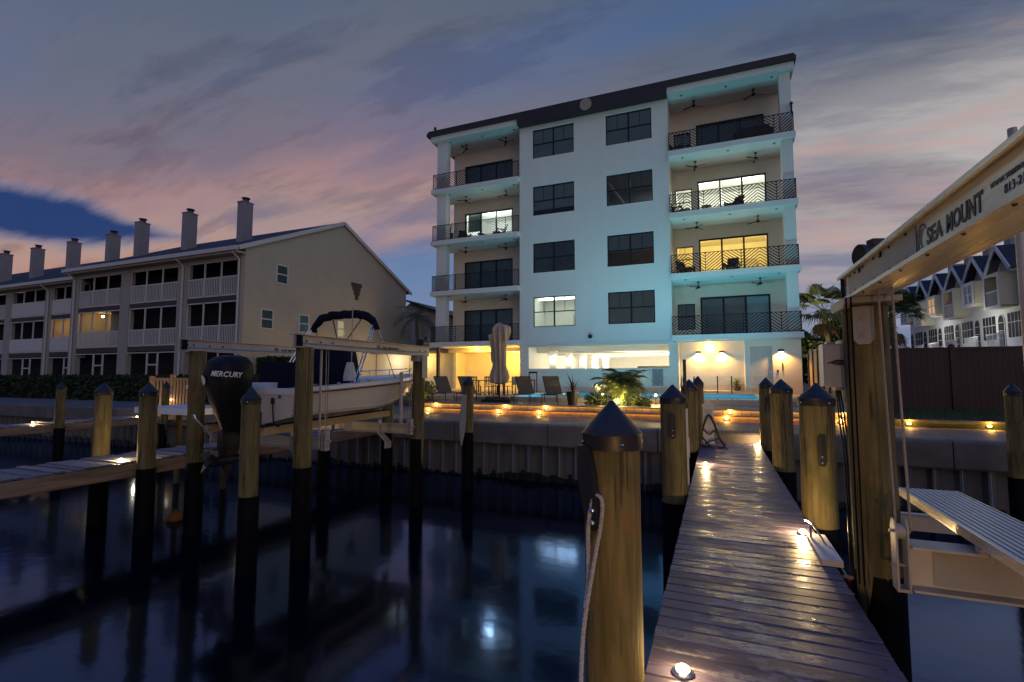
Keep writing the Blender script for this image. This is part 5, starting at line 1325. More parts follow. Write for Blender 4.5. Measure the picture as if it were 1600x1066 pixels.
for s in (-1, 1):
    for i in (2, 9, 17):
        p = Vector((BX + s * (g_o[i][0] - .08), g_o[i][1], g_o[i][2] + .04)); b.bar(p + Vector((0, -.09, .035)), p + Vector((0, .09, .035)), .022, .02).box(p.x - .012, p.x + .012, p.y - .03, p.y + .03, p.z, p.z + .03)
    for i in (5, 7): b.tube([(BX + s * (g_o[i][0] - .1), g_o[i][1], g_o[i][2] + .03), (BX + s * (g_o[i][0] - .1), g_o[i][1] - .02, g_o[i][2] + .07)], .028, 8)
b.build('deck_fitting', 'steel', boat, True)
b = MB()
for s in (-1, 1): b.tube([(BX + s * (station(i / NS)[2] + .035), station(i / NS)[0], station(i / NS)[4] + .06) for i in range(NS - 3)], .011, 5)
b.build('spray_rail', 'hull', boat, True)
# interior cushions catch the blue sky
MB().prism([(8.9, 2.66), (11.4, 2.66), (11.4, 3.02), (8.9, 2.98)], 'x', BX - .72, BX + .25).build('bow_cushion', 'white_gel', boat)
MB().box(BX - .9, BX + .2, 6.95, 7.25, 2.5, 2.93).build('stern_bench', 'white_gel', boat)
def soft_box(x0, x1, y0, y1, z0, z1, taper=.15, lean=0.):
    b = MB(); n = 5; P = []
    for i in range(n + 1):
        q = i / n; k = 1 - taper * q ** 2; cx, cyy = (x0 + x1) / 2, (y0 + y1) / 2 + lean * q
        rr = []
        for a in range(16):
            th = 2 * math.pi * a / 16; c, s_ = math.cos(th), math.sin(th); e = .35
            rr.append((cx + (x1 - x0) / 2 * k * math.copysign(abs(c) ** e, c) * (1 + .03 * math.sin(5 * th + i)), cyy + (y1 - y0) / 2 * k * math.copysign(abs(s_) ** e, s_), z0 + (z1 - z0) * q))
        P.append(rr)
    b.add([p for r in P for p in r], [(i * 16 + j, i * 16 + (j + 1) % 16, (i + 1) * 16 + (j + 1) % 16, (i + 1) * 16 + j) for i in range(n) for j in range(16)] + [tuple(range(n * 16, n * 16 + 16))])
    return b
soft_box(BX - .55, BX + .55, 8.35, 9.25, 2.45, 3.66, .3, .12).build('console_cover', 'navy', boat, True)
soft_box(BX - .42, BX + .5, 7.15, 7.75, 2.45, 3.32, .12).build('seat_cover', 'navy', boat, True)
# sunshade stowed as a roll across the beam, in its navy boot
b = MB(); pts = []; rr_ = []
for k in range(19):
    a_ = -1 + 2 * k / 18; xx = BX + .90 * math.copysign(abs(a_) ** .8, a_)
    pts.append((xx, 9.2 + .03 * math.sin(k * 1.7), 4.49 - .26 * abs(a_) ** 3.2 + .012 * math.sin(k * 2.3))); rr_.append(.098 * (1 - .25 * abs(a_) ** 6) * (1 + .06 * math.sin(k * 3.1)))
b.tube([(pts[0][0] - .02, 9.2, 4.10), *pts, (pts[-1][0] + .02, 9.2, 4.10)], [.09, *rr_, .09], 12); b.build('bimini_top', 'navy', boat, True)
b = MB()
for s in (-1, 1):
    X = BX + s * .91; fx_ = BX + s * 1.07
    b.tube([(fx_, 8.42, 2.93), (X, 9.16, 4.2)], .017, 6).tube([(fx_, 8.32, 2.93), (X, 9.08, 4.2)], .017, 6)
    b.tube([(fx_, 9.75, 2.97), (X, 9.26, 4.2)], .010, 6); b.build('bimini_frame', 'steel', boat, True); b = MB()
b = MB(); b.tube([(BX - .35, 9.2, 4.42), (BX + .05, 9.0, 3.7)], .013, 5).tube([(BX + .55, 9.2, 4.42), (BX + .1, 9.0, 3.7)], .013, 5)
b.build('bimini_strut', 'black', boat)
MB().tube([(BX + .75, 8.6, 2.9), (BX + .75, 8.6, 4.55)], .012, 6).build('antenna', 'galv', boat, True)
soft_box(BX + .6, BX + .82, 8.5, 8.7, 2.95, 3.35, .5).build('tied_bag', 'plast', boat, True)
MB().tube([(BX + .62, 6.72, 2.2), (BX + .60, 6.70, 2.55)], .012, 6).tube([(BX + .6, 6.7, 2.55), (BX + .6, 6.7, 2.66)], .03, 8).box(BX + .5, BX + .75, 6.66, 6.74, 2.14, 2.2).build('trim_tab', 'black', boat)
MB().ball((BX + .72, 6.742, 2.68), .035, 8, 6, (1.3, .3, 1)).build('transom_emblem', 'grey_ink', boat)
# outboard: thing > motor > cowl pieces
om = MB(); secs = []
for (z, hw, f0, f1) in ((2.12, 0.108, -0.166, 0.133), (2.35, 0.158, -0.249, 0.183), (2.62, 0.249, -0.349, 0.216), (2.90, 0.315, -0.432, 0.232), (3.12, 0.340, -0.465, 0.232), (3.30, 0.315, -0.415, 0.216), (3.40, 0.232, -0.315, 0.149), (3.44, 0.100, -0.166, 0.066)):
    rr = []
    for a in range(20):
        th = 2 * math.pi * a / 20; c, s_ = math.cos(th), math.sin(th); e = .62
        wob = 1 + .02 * math.sin(4 * th + z * 9)
        rr.append((BX + hw * wob * math.copysign(abs(c) ** e, c), 6.28 + (f0 + f1) / 2 + (f1 - f0) / 2 * wob * math.copysign(abs(s_) ** e, s_), z))
    secs.append(rr)
om.add([p for r in secs for p in r], [(i * 20 + j, i * 20 + (j + 1) % 20, (i + 1) * 20 + (j + 1) % 20, (i + 1) * 20 + j) for i in range(7) for j in range(20)] + [tuple(range(140, 160)), tuple(reversed(range(20)))])
motor = om.build('outboard_motor', 'mblack', boat, True)
MOTOR_SHIFT = Vector((.13, 0, -.02))
b = MB().prism([(6.05, 2.13), (6.42, 2.13), (6.40, 1.86), (6.34, 1.70), (6.10, 1.70), (6.06, 1.88)], 'x', BX - .07, BX + .07).box(BX - .16, BX + .16, 6.38, 6.76, 2.02, 2.42)
b.box(BX - .13, BX + .13, 5.86, 6.4, 1.84, 1.86).tube([(BX, 5.93, 1.62), (BX, 6.05, 1.62), (BX, 6.3, 1.62), (BX, 6.52, 1.62), (BX, 6.62, 1.62)], [.075, .085, .085, .06, .015], 12).prism([(6.06, 1.72), (6.34, 1.72), (6.28, 1.42), (6.18, 1.40), (6.10, 1.55)], 'x', BX - .02, BX + .02)
b.build('gearcase', 'gunmetal', motor, True)
b = MB().tube([(BX, 5.93, 1.62), (BX, 5.82, 1.62)], [.075, .06], 12)
for k in range(4):
    a = k * math.pi / 2 + .5; c, s_ = math.cos(a), math.sin(a); t1 = Vector((-s_, 0, c)); r1 = Vector((c, 0, s_)); o = Vector((BX, 5.88, 1.62))
    b.add([o + r1 * .06 + t1 * .05 + Vector((0, -.03, 0)), o + r1 * .19 + t1 * .09 + Vector((0, -.06, 0)), o + r1 * .20 - t1 * .04 + Vector((0, .03, 0)), o + r1 * .06 - t1 * .05 + Vector((0, .03, 0))], [(0, 1, 2, 3)])
b.build('propeller', 'gunmetal', motor)
MB().tube([(BX - .12, 6.0, 2.02), (BX - .28, 5.80, 2.35)], .018, 8).tube([(BX - .28, 5.80, 2.35), (BX - .30, 5.78, 2.42)], .03, 8).build('tie_bar', 'steel', motor)
# lettering on the rear face of the cowl (towards the camera) and badge at its side
def cowl_pt(th, z, off):
    tab = [(2.12, 0.108, -0.166, 0.133), (2.35, 0.158, -0.249, 0.183), (2.62, 0.249, -0.349, 0.216), (2.90, 0.315, -0.432, 0.232), (3.12, 0.340, -0.465, 0.232), (3.30, 0.315, -0.415, 0.216), (3.40, 0.232, -0.315, 0.149)]
    z = min(max(z, 2.13), 3.39)
    for p, q in zip(tab, tab[1:]):
        if p[0] <= z <= q[0]:
            w = (z - p[0]) / (q[0] - p[0]); hw, f0, f1 = [p[i] + (q[i] - p[i]) * w for i in (1, 2, 3)]
    c, s_ = math.cos(th), math.sin(th); e = .62; wob = 1 + .02 * math.sin(4 * th + z * 9)
    p = Vector((BX + hw * wob * math.copysign(abs(c) ** e, c), 6.28 + (f0 + f1) / 2 + (f1 - f0) / 2 * wob * math.copysign(abs(s_) ** e, s_), z))
    return p + Vector((math.cos(th), math.sin(th), .1)).normalized() * off
def arc_theta(th0, u, z):
    """walk along the cowl's section by u metres from th0"""
    n = 40; st_ = u / n; th = th0
    for _ in range(n):
        dl = (cowl_pt(th + .004, z, .0) - cowl_pt(th - .004, z, .0)).length / .008
        th += st_ / max(.05, dl)
    return th
def wrap_on_cowl(ob, th0, z0, k):
    for v in ob.data.vertices:
        v.co = cowl_pt(arc_theta(th0, v.co.x, z0), z0 + v.co.y - .06 * v.co.x, .016 + v.co.z) - Vector(boat.location)
tx = text_mesh('MERCURY', .125, Matrix.Translation(boat.location), 'white_ink', 'lettering', motor, shear=.25, bold=.0025, extrude=.006, align='CENTER', sx=.86)
wrap_on_cowl(tx, R(-42), 3.06, .40)
b = MB(Matrix.Translation(boat.location)).lathe((0, 0, 0), [(.085, 0), (.085, .006), (.066, .008), (.064, .001)], 20).box(-.045, -.015, -.03, .04, -.002, .008).box(.015, .045, -.04, .03, -.002, .008).bar((-.035, .03, .004), (.035, -.03, .004), .02, .008)
bd_ = b.build('round_badge', 'white_ink', motor); wrap_on_cowl(bd_, R(-112), 3.0, .40)
motor.location = motor.location + MOTOR_SHIFT
# white-rimmed floating platform behind the left lift post
pl = thing('swim_platform', (-13.2, 8.8, 2.1), 'pale blue-white platform with an upright bracket beside the left hoist post', 'platform')
MB().prism([(-14.6, 8.6), (-12.5, 8.6), (-12.2, 8.9), (-12.2, 9.9), (-14.6, 9.9)], 'z', 2.06, 2.22).build('platform', 'white_gel', pl)
MB().bar((-12.45, 8.75, 2.22), (-12.75, 8.85, 2.72), .07, .12).box(-12.86, -12.68, 8.80, 8.94, 2.72, 2.82).build('bracket', 'white_gel', pl)
for x, y in ((-14.4, 9.7), (-12.5, 9.7), (-14.4, 8.8)): MB().tube([(x, y, -1.5), (x, y, 2.06)], .08, 10).build('support', 'timber', pl)
# orange mooring buoy
by = thing('mooring_buoy', (-10.75, 7.25, 0), 'faint round orange buoy floating near the left pilings', 'buoy')
MB().ball((-10.75, 7.25, .03), .16, 16, 10).build('float', 'orange', by, True)
MB().tube([(-10.75, 7.25, .17), (-10.75, 7.25, .22)], .02, 8).build('eye', 'orange', by, True)

# timber gate at the end of the farther finger dock
gt = thing('timber_gate', (-20.9, 13.75, 1.5), 'varnished slatted timber gate at the landward end of the farther finger dock', 'gate')
for x, w, h in ((-22.35, .16, 3.05), (-21.02, .17, 3.12), (-19.85, .2, 3.12)): MB().box(x - w / 2, x + w / 2, 13.75, 13.9, 1.40, h).build('gate_post', 'gate', gt)
for x0, x1 in ((-22.25, -21.13), (-20.92, -19.97)):
    for z in (1.50, 2.88): MB().box(x0, x1, 13.79, 13.85, z, z + .10).build('rail', 'gate', gt)
    n = 5
    for k in range(n):
        xx = x0 + (x1 - x0) * (k + .5) / n; MB().box(xx - .055, xx + .055, 13.765, 13.788, 1.52, 2.96).build('slat', 'gate', gt, origin=(xx, 13.77, 1.52))
MB().box(-20.98, -20.9, 13.70, 13.745, 2.3, 2.6).build('latch', 'steel', gt)
MB().box(-22.6, -19.6, 13.55, 13.72, 1.28, 1.40).build('sill', 'timber2', gt)
light('POINT', (-20.9, 13.5, 2.0), 3.5, (1, .66, .28), .03, gt)
MB().ball((-20.93, 13.72, 2.08), .035, 8, 6).build('gate_lamp', 'lamp', gt, True)

# ================================================================== RIGHT BOAT LIFT
rl = thing('boat_lift', (1.1, 3, 0), 'big aluminium hoist beam lettered SEA MOUNT on the right with its hanging cradle', 'boat lift')
XB = 1.105; YB = 4.98; ZB0, ZB1 = 3.668, 3.895
b = MB()
b.box(XB - .125, XB + .125, -1.5, YB, ZB1 - .014, ZB1).box(XB - .125, XB + .125, -1.5, YB, ZB0, ZB0 + .014)
b.box(XB - .082, XB - .070, -1.5, YB, ZB0 + .0142, ZB1 - .0142).box(XB + .070, XB + .082, -1.5, YB, ZB0 + .0142, ZB1 - .0142)
b.prism([(XB - .125, ZB1 - .0142), (XB - .112, ZB1 - .0142), (XB - .115, ZB1 - .026), (XB - .125, ZB1 - .026)], 'y', -1.5, YB)
b.prism([(XB - .125, ZB0 + .0142), (XB - .112, ZB0 + .0142), (XB - .115, ZB0 + .026), (XB - .125, ZB0 + .026)], 'y', -1.5, YB)
beam = b.build('hoist_beam', 'alu', rl)
XW = XB - .0825
MB().box(XW - .006, XW, 3.28, 4.78, ZB0 + .03, ZB1 - .03).build('splice_plate', 'galv', beam)
for y in (3.9, 4.42): MB().box(XW - .018, XW - .0062, y - .018, y + .018, 3.83, 3.866).build('stop_block', 'bronze', beam)
bm0 = None
for (x, y, z) in [(XW - .006, y, z) for y in (3.42, 3.72, 4.05, 4.32, 4.55, 4.70) for z in (3.715, 3.855)] + [(XB - .10, y, ZB0 - .001) for y in (1.9, 2.3, 2.7, 3.1, 3.5, 3.9, 4.3)]:
    if bm0 is None:
        bo = MB().ball((x, y, z), .010, 8, 5).build('bolt', 'bronze', beam, True, origin=(x, y, z)); bm0 = bo.data
    else:
        bo = bpy.data.objects.new('bolt', bm0); col.objects.link(bo); bo.parent = beam; bo.location = Vector((x, y, z)) - wloc(beam)
MB().box(XB - .11, XB + .11, YB - .05, YB - .04, ZB0 + .02, ZB1 - .02).build('end_cap', 'cap', beam)
# lettering faces -X; text runs towards the camera
LX = Vector((0, -1, 0)); LY = Vector((0, 0, 1))
text_mesh('SEA', .118, frame_mx((XW - .001, 3.15, 3.726), LX, LY), 'black_ink', 'lettering', beam, shear=.1, bold=.0035, extrude=.0012, sx=.98)
text_mesh('MOUNT', .118, frame_mx((XW - .001, 2.915, 3.726), LX, LY), 'black_ink', 'lettering', beam, shear=.1, bold=.0035, extrude=.0012, sx=.80)
text_mesh('www.seamount', .046, frame_mx((XW - .001, 2.495, 3.788), LX, LY), 'grey_ink', 'lettering', beam, extrude=.0012, shear=.1)
text_mesh('813-215', .05, frame_mx((XW - .001, 2.40, 3.736), LX, LY), 'grey_ink', 'lettering', beam, extrude=.0012, shear=.1)
# wave emblem: two crescents
b = MB()
def crescent(cx, cz, r0, r1, a0, a1, off, n=14):
    o = []; i_ = []
    for k in range(n + 1):
        a = a0 + (a1 - a0) * k / n; w = math.sin(math.pi * k / n) ** .7
        o.append((cx + r0 * math.cos(a), cz + r0 * math.sin(a))); i_.append((cx + (r0 - (r0 - r1) * w) * math.cos(a), cz + (r0 - (r0 - r1) * w) * math.sin(a)))
    for k in range(n):
        P = lambda q, dd: (XW - dd, 3.205 - q[0], 3.778 + q[1])
        q = [o[k], o[k + 1], i_[k + 1], i_[k]]
        b.add([P(p, .001) for p in q] + [P(p, .0022) for p in q], [(3, 2, 1, 0), (4, 5, 6, 7), (0, 1, 5, 4), (2, 3, 7, 6)])
crescent(.0, .0, .075, .045, 1.1, 4.3, 0); crescent(.02, -.005, .052, .03, 1.3, 4.4, 0); crescent(.015, .028, .045, .03, .1, 1.7, 0)
b.build('wave_emblem', 'grey_ink', beam)
# winch motor behind the beam, with its capped drum
b = MB(Matrix.Translation((XB + .06, 4.62, 3.995)) @ Matrix.Rotation(R(20), 4, 'Z')).tube([(-.12, 0, 0), (.13, 0, 0)], .080, 20).tube([(-.12, 0, 0), (-.09, 0, 0)], .086, 20)
b.build('winch_motor', 'cap', rl, True)
b = MB(Matrix.Translation((XB + .06, 4.62, 3.995)) @ Matrix.Rotation(R(20), 4, 'Z')).box(-.03, .06, -.04, .04, .075, .125); b.build('junction_box', 'cap', rl)
b = MB().box(XB - .09, XB + .09, 4.5, 4.74, ZB1, 3.925); b.build('motor_foot', 'galv', rl)
# saddle on the post
b = MB().prism([(4.53, 3.662), (5.02, 3.662), (5.02, 3.62), (4.97, 3.585), (4.58, 3.585), (4.53, 3.62)], 'x', XB - .175, XB - .13)
b.prism([(4.53, 3.664), (5.02, 3.664), (5.02, 3.62), (4.53, 3.62)], 'x', XB - .128, XB + .2)
b.build('saddle', 'galv', rl)
b = MB(frame_mx((1.125 + .158 * math.cos(R(-108)), 4.8 + .158 * math.sin(R(-108)), 3.44), (math.cos(R(-18)), math.sin(R(-18)), 0), (0, 0, 1)))
b.prism([(-.07, .16), (.07, .16), (.07, -.10), (.035, -.14), (-.035, -.14), (-.07, -.10)], 'z', -.004, .016); st = b.build('strap_plate', 'galv', rl)
b = MB(frame_mx((1.125 + .158 * math.cos(R(-108)), 4.8 + .158 * math.sin(R(-108)), 3.44), (math.cos(R(-18)), math.sin(R(-18)), 0), (0, 0, 1)))
for z in (.07, -.07): b.lathe((0, z, .016), [(.026, 0), (.024, .004)], 14).lathe((0, z, .02), [(.014, 0), (.014, .014)], 6)
b.build('bolt', 'galv', st)
# hoist wires
for dx_, yy in ((-.03, 4.22), (.035, 4.16), ): MB().tube([(XB + dx_, yy, 3.70), (XB + dx_ + .015, yy - .06, 2.03)], .0085, 6).build('hoist_wire', 'wire', rl)
for dx_, yy in ((-.16, 4.53), (-.135, 4.50)): MB().tube([(XB + dx_, yy, 3.66), (XB + dx_ - .0, yy, 1.5)], .006, 6).build('hoist_wire', 'wrap', rl)
# cradle: sheave, cross beam, ribbed bunk
CY = 4.12
b = MB()
for xx in (XB - .045, XB + .018):
    b.prism([(CY - .055, 1.64), (CY + .055, 1.64), (CY + .055, 2.05), (CY + .025, 2.10), (CY - .025, 2.10), (CY - .055, 2.05)], 'x', xx, xx + .012)
b.tube([(XB - .032, CY, 2.02), (XB + .017, CY, 2.02)], .05, 16).tube([(XB - .065, CY, 2.02), (XB + .05, CY, 2.02)], .012, 8).tube([(XB - .06, CY, 1.80), (XB + .05, CY, 1.80)], .010, 8)
b.box(XB - .033, XB + .018, CY - .05, CY + .05, 1.64, 1.66); b.build('sheave_block', 'galv', rl)
b = MB().box(XB + .031, 3.4, CY - .10, CY + .10, 1.935, 1.95).box(XB + .031, 3.4, CY - .10, CY + .10, 1.665, 1.68).box(XB + .031, 3.4, CY - .01, CY + .01, 1.68, 1.935)
b.build('cradle_beam', 'alu_dull', rl)
b = MB().prism([(XB + .16, 1.70), (XB + .60, 1.70), (XB + .60, 1.92), (XB + .16, 1.92)], 'y', CY - .018, CY - .0101); b.build('web_plate', 'galv', rl)
b = MB()
x0, x1 = 1.49, 1.90; n = 10; wv = (x1 - x0) / n; prof = [(x0, 2.02)]
for k in range(n):
    a = x0 + wv * k; prof += [(a, 2.05), (a + wv * .70, 2.05), (a + wv * .72, 2.028), (a + wv * .98, 2.028)]
prof += [(x1, 2.05), (x1, 2.02)]
b.prism(prof, 'y', .2, 5.55); b.build('ribbed_bunk', 'rib', rl)
b = MB().box(1.48, 1.489, .2, 5.56, 1.985, 2.052).box(1.902, 1.912, .2, 5.56, 1.985, 2.052).box(1.66, 1.72, .2, 5.5, 1.955, 2.019); b.build('bunk_edge', 'alu', rl)
for y in (CY,): MB().box(1.47, 1.60, y - .12, y - .05, 1.951, 1.984).tube([(1.52, y - .14, 1.90), (1.52, y - .14, 1.99)], .012, 6).build('clamp', 'galv', rl)
b = MB().tube([(2.60, 5.9, 1.55), (2.60, 5.9, 5.35)], .035, 10); b.build('guide_post', 'alu_dull', rl, True)
MB().box(1.47, 3.4, 5.86, 5.94, 1.60, 1.75).build('rear_beam', 'alu_dull', rl)
# beige control box with a fish badge, on the big post
cb = thing('control_box', (.95, 5.02, 2.9), 'beige lift control box with a black fish badge hung on the big right post', 'control box')
MB().box(.845, 1.045, 4.95, 5.12, 2.965, 3.325).build('case', 'box_p', cb); MB().box(.855, 1.052, 4.935, 4.949, 2.955, 3.318).build('lid', 'box_p', cb)
fm = frame_mx((.95, 4.932, 3.165), (1, 0, 0), (0, 0, 1))
fish = [(-.075, .0), (-.058, .004), (-.045, .010), (-.02, .022), (.01, .026), (.045, .020), (.075, .004), (.078, -.006), (.05, -.018), (.01, -.024), (-.02, -.018), (-.045, -.008), (-.058, -.006), (-.075, -.01), (-.078, -.005)]
fb = MB(fm).prism(fish, 'z', 0, .002).build('fish_badge', 'black_ink', cb)
b = MB(fm)
for k in range(4): b.add([(-.02 + k * .018, -.010, .0022), (-.012 + k * .018, -.010, .0022), (-.008 + k * .018, .010, .0022), (-.016 + k * .018, .010, .0022)], [(0, 1, 2, 3)])
b.build('fish_scales', 'grey_ink', fb)
b = MB().box(.88, .93, 4.97, 5.09, 3.326, 3.345).bar((1.0, 4.94, 3.335), (1.06, 4.94, 3.352), .03, .02).bar((1.0, 4.94, 2.95), (1.06, 4.94, 2.935), .03, .02).box(.93, 1.0, 4.98, 5.08, 2.93, 2.954); b.build('bracket', 'galv', cb)
b = MB()
for dx_ in (0, .02, .04): b.tube(sag([(.95 + dx_ * .6, 5.03, 2.94), (.955 + dx_, 5.02, 2.7), (.975 + dx_, 4.98, 2.3), (.965 + dx_ * .5, 4.9, 1.45)], 5), .007, 6)
b.build('cable', 'hose', cb)

# ================================================================== THINGS ON THE WET DOCK
pd_ = thing('dock_pedestal', (-.22, 12.9, DZ), 'white plastic power and water pedestal at the shore end of the wet dock', 'pedestal')
MB().box(-.34, -.10, 12.82, 13.02, DZ, 2.34).build('body', 'plast', pd_)
MB().prism([(-.36, 2.341), (-.08, 2.341), (-.08, 2.36), (-.22, 2.46), (-.36, 2.36)], 'y', 12.80, 13.04).build('hood', 'plast', pd_)
b = MB().box(-.30, -.14, 12.805, 12.819, 2.02, 2.12).box(-.30, -.14, 12.805, 12.819, 2.17, 2.27); b.build('socket_cover', 'box_p', pd_)
hs = thing('garden_hose', (-.15, 12.6, DZ), 'dark hose and crab net frame leaning against the white pedestal', 'hose')
b = MB()
b.tube(sag([(-.42, 12.55, DZ + .03), (-.36, 12.62, 1.75), (-.22, 12.76, 2.12), (-.10, 12.72, 1.95), (.02, 12.6, 1.6), (.12, 12.5, DZ + .04), (-.1, 12.45, DZ + .03), (-.42, 12.55, DZ + .03)], 8), .026, 8)
b.tube(sag([(-.33, 12.62, 1.80), (-.2, 12.55, 1.70), (-.08, 12.6, 1.78), (-.0, 12.58, 1.62), (-.18, 12.5, 1.55), (-.3, 12.56, 1.48)], 8), .016, 8)
b.tube(sag([(-.36, 12.6, 1.62), (-.2, 12.5, 1.45), (.02, 12.5, 1.43), (.16, 12.42, 1.42), (.18, 12.2, 1.42)], 8), .016, 8)
b.build('coil', 'hose', hs, True)
po = thing('guide_pole', (-.47, 8.15, 1), 'tall thin pole standing in the water beside the wet dock, brown above and white below', 'pole')
MB().tube([(-.465, 8.2, -1.5), (-.465, 8.2, 2.55)], .034, 12).build('sleeve', 'plast', po, True)
MB().tube([(-.465, 8.2, 2.5), (-.465, 8.2, 3.31)], .024, 12).build('upper_pole', 'brown', po, True)
for z0, z1 in ((1.0, 1.32), (1.80, 2.10)): MB().tube([(-.465, 8.2, z0), (-.465, 8.2, z1)], .048, 14).build('collar', 'plast', po, True)
pad = thing('dock_pad', (.86, 5.5, DZ), 'white rectangular pad at the right edge of the wet dock with a metal rod', 'pad')
MB().prism([(.80, 5.95), (.96, 5.95), (.965, 5.15), (.80, 5.15)], 'z', DZ + .004, DZ + .055).build('pad', 'plast', pad)
MB().tube([(.80, 6.1, DZ + .16), (.86, 5.95, DZ + .15), (1.0, 5.0, DZ - .10)], .010, 8).build('rod', 'steel', pad, True)
MB().tube([(.82, 5.8, DZ + .05), (.82, 5.8, DZ + .16)], .012, 8).build('stud', 'steel', pad)
rr = thing('red_reflector', (1.0, 5.4, 1.3), 'small red reflector on the dock edge in front of the big post', 'reflector')
MB().lathe((.965, 4.98, 1.28), [(.045, 0), (.05, .02), (.05, .09), (.045, .11)], 14).build('body', 'red', rr, True)
MB().box(.914, .93, 4.93, 5.03, 1.27, 1.38).build('bracket', 'bronze', rr)

# ================================================================== PATIO
def lounger(x, y, lab):
    t_ = thing('sun_lounger', (x, y, 1.975), lab, 'sun lounger', 'sling loungers in a row on the patio'); z = 1.975
    MB().prism([(y + .15, z + .36), (y + 1.55, z + .36), (y + 1.55, z + .375), (y + .15, z + .375)], 'x', x - .29, x + .29).build('seat', 'lounger', t_)
    MB().prism([(y + .12, z + .38), (y - .32, z + 1.05), (y - .335, z + 1.04), (y + .105, z + .37)], 'x', x - .29, x + .29).build('backrest', 'lounger', t_)
    MB().prism([(y - .245, z + .955), (y - .318, z + 1.068), (y - .352, z + 1.05), (y - .272, z + .93)], 'x', x - .285, x + .285).build('headrest', 'lounger', t_)
    b = MB()
    for s in (-.31, .31):
        b.tube([(x + s, y - .34, z + 1.06), (x + s, y + .12, z + .37), (x + s, y + 1.6, z + .37)], .017, 6)
    b.tube([(x - .31, y - .34, z + 1.06), (x + .31, y - .34, z + 1.06)], .017, 6).tube([(x - .31, y + .12, z + .36), (x + .31, y + .12, z + .36)], .017, 6).tube([(x - .31, y - .5, z + .37), (x + .31, y - .5, z + .37)], .017, 6)
    for s in (-.31, .31): b.tube([(x + s, y - .5, z + .37), (x + s, y + .12, z + .37)], .017, 6)
    b.build('frame', 'bronze', t_, True)
    for xx in (-.31, .31):
        for yy in (-.42, 1.45): MB().tube([(x + xx, y + yy, z + .36), (x + xx * 1.05, y + yy, z)], .016, 6).build('leg', 'bronze', t_)
    return t_
lounger(-10.75, 18.5, 'leftmost sling lounger on the patio, beside the lift post')
lounger(-9.6, 18.5, 'sling lounger second from the left, its back half behind a dark piling')
lounger(-7.05, 18.5, 'sling lounger just right of the folded umbrella')
lounger(-5.9, 18.5, 'rightmost sling lounger, next to the spiky potted plant')
um = thing('patio_umbrella', (-8.4, 19.0, 1.975), 'large folded beige umbrella on a heavy dark base', 'umbrella')
b = MB().box(-9.05, -7.75, 18.6, 19.4, 1.976, 2.10); b.build('base', 'bronze', um)
b = MB()
for x, y in ((-8.75, 18.8), (-8.05, 18.8), (-8.75, 19.2), (-8.05, 19.2)): b.lathe((x, y, 2.101), [(.2, 0), (.2, .1), (.17, .1)], 14)
b.build('ballast', 'fascia', um)
MB().tube([(-8.4, 19, 2.1), (-8.4, 19, 5.15)], .035, 10).build('pole', 'bronze', um, True)
def folds(cx, cyy, prof, n, amp, ph, mx=None):
    b = MB(mx); N = n * 6; vs = []
    for z, r in prof:
        for j in range(N):
            th = 2 * math.pi * j / N; rr_ = r * (1 + amp * math.cos(n * th + ph + z * .7) + .10 * math.sin(2 * th + z * 2.3)); vs.append((cx + rr_ * math.cos(th), cyy + rr_ * math.sin(th), z))
    b.add(vs, [(i * N + j, i * N + (j + 1) % N, (i + 1) * N + (j + 1) % N, (i + 1) * N + j) for i in range(len(prof) - 1) for j in range(N)]); return b
folds(-8.4, 19, [(2.72, .10), (2.78, .26), (3.0, .31), (3.25, .27), (3.45, .22), (3.7, .22), (4.1, .235), (4.5, .25), (4.8, .26), (5.05, .25), (5.22, .15), (5.30, .02)], 8, .30, 0).build('canopy', 'canvas', um, True)
folds(-8.66, 18.95, [(3.6, 0.052), (3.8, 0.091), (4.2, 0.104), (4.5, 0.156), (4.75, 0.221), (4.85, 0.052)], 5, .25, 1).build('canopy_flap', 'canvas', um, True)
folds(-8.14, 18.95, [(4.4, 0.052), (4.6, 0.156), (4.9, 0.234), (5.1, 0.208), (5.2, 0.052)], 5, .25, 2).build('canopy_flap', 'canvas', um, True)

# dining set left of the pool, seen between the loungers
PZ = 2.12; TX0, TYY = -10.6, 22.6
dt = thing('dining_table', (TX0, TYY, PZ), 'dark patio dining table behind the loungers and the folded umbrella', 'table')
MB().box(TX0 - .8, TX0 + .8, TYY - .45, TYY + .45, PZ + .70, PZ + .74).build('table_top', 'bronze', dt)
for x in (-.72, .72):
    for y in (-.38, .38): MB().box(TX0 + x - .03, TX0 + x + .03, TYY + y - .03, TYY + y + .03, PZ, PZ + .70).build('leg', 'bronze', dt)
def dining_chair():
    c = thing('dining_chair', (0, 0, 0), '-', 'chair', 'dark slatted chairs round the patio table')
    MB().box(-.24, .24, -.24, .24, .43, .46).build('seat', 'bronze', c)
    b = MB().box(-.24, -.20, .20, .24, .461, .92).box(.20, .24, .20, .24, .461, .92).box(-.199, .199, .205, .235, .86, .92)
    for k in range(4): b.box(-.16 + k * .09, -.12 + k * .09, .21, .23, .50, .86)
    b.build('backrest', 'bronze', c)
    for x in (-.22, .22):
        for y in (-.22, .22): MB().box(x - .02, x + .02, y - .02, y + .02, 0, .429).build('leg', 'bronze', c)
        MB().box(x - .02, x + .02, -.2, .2, .64, .67).build('armrest', 'bronze', c)
    return c
dc = dining_chair(); del LABELS['-']; first = True
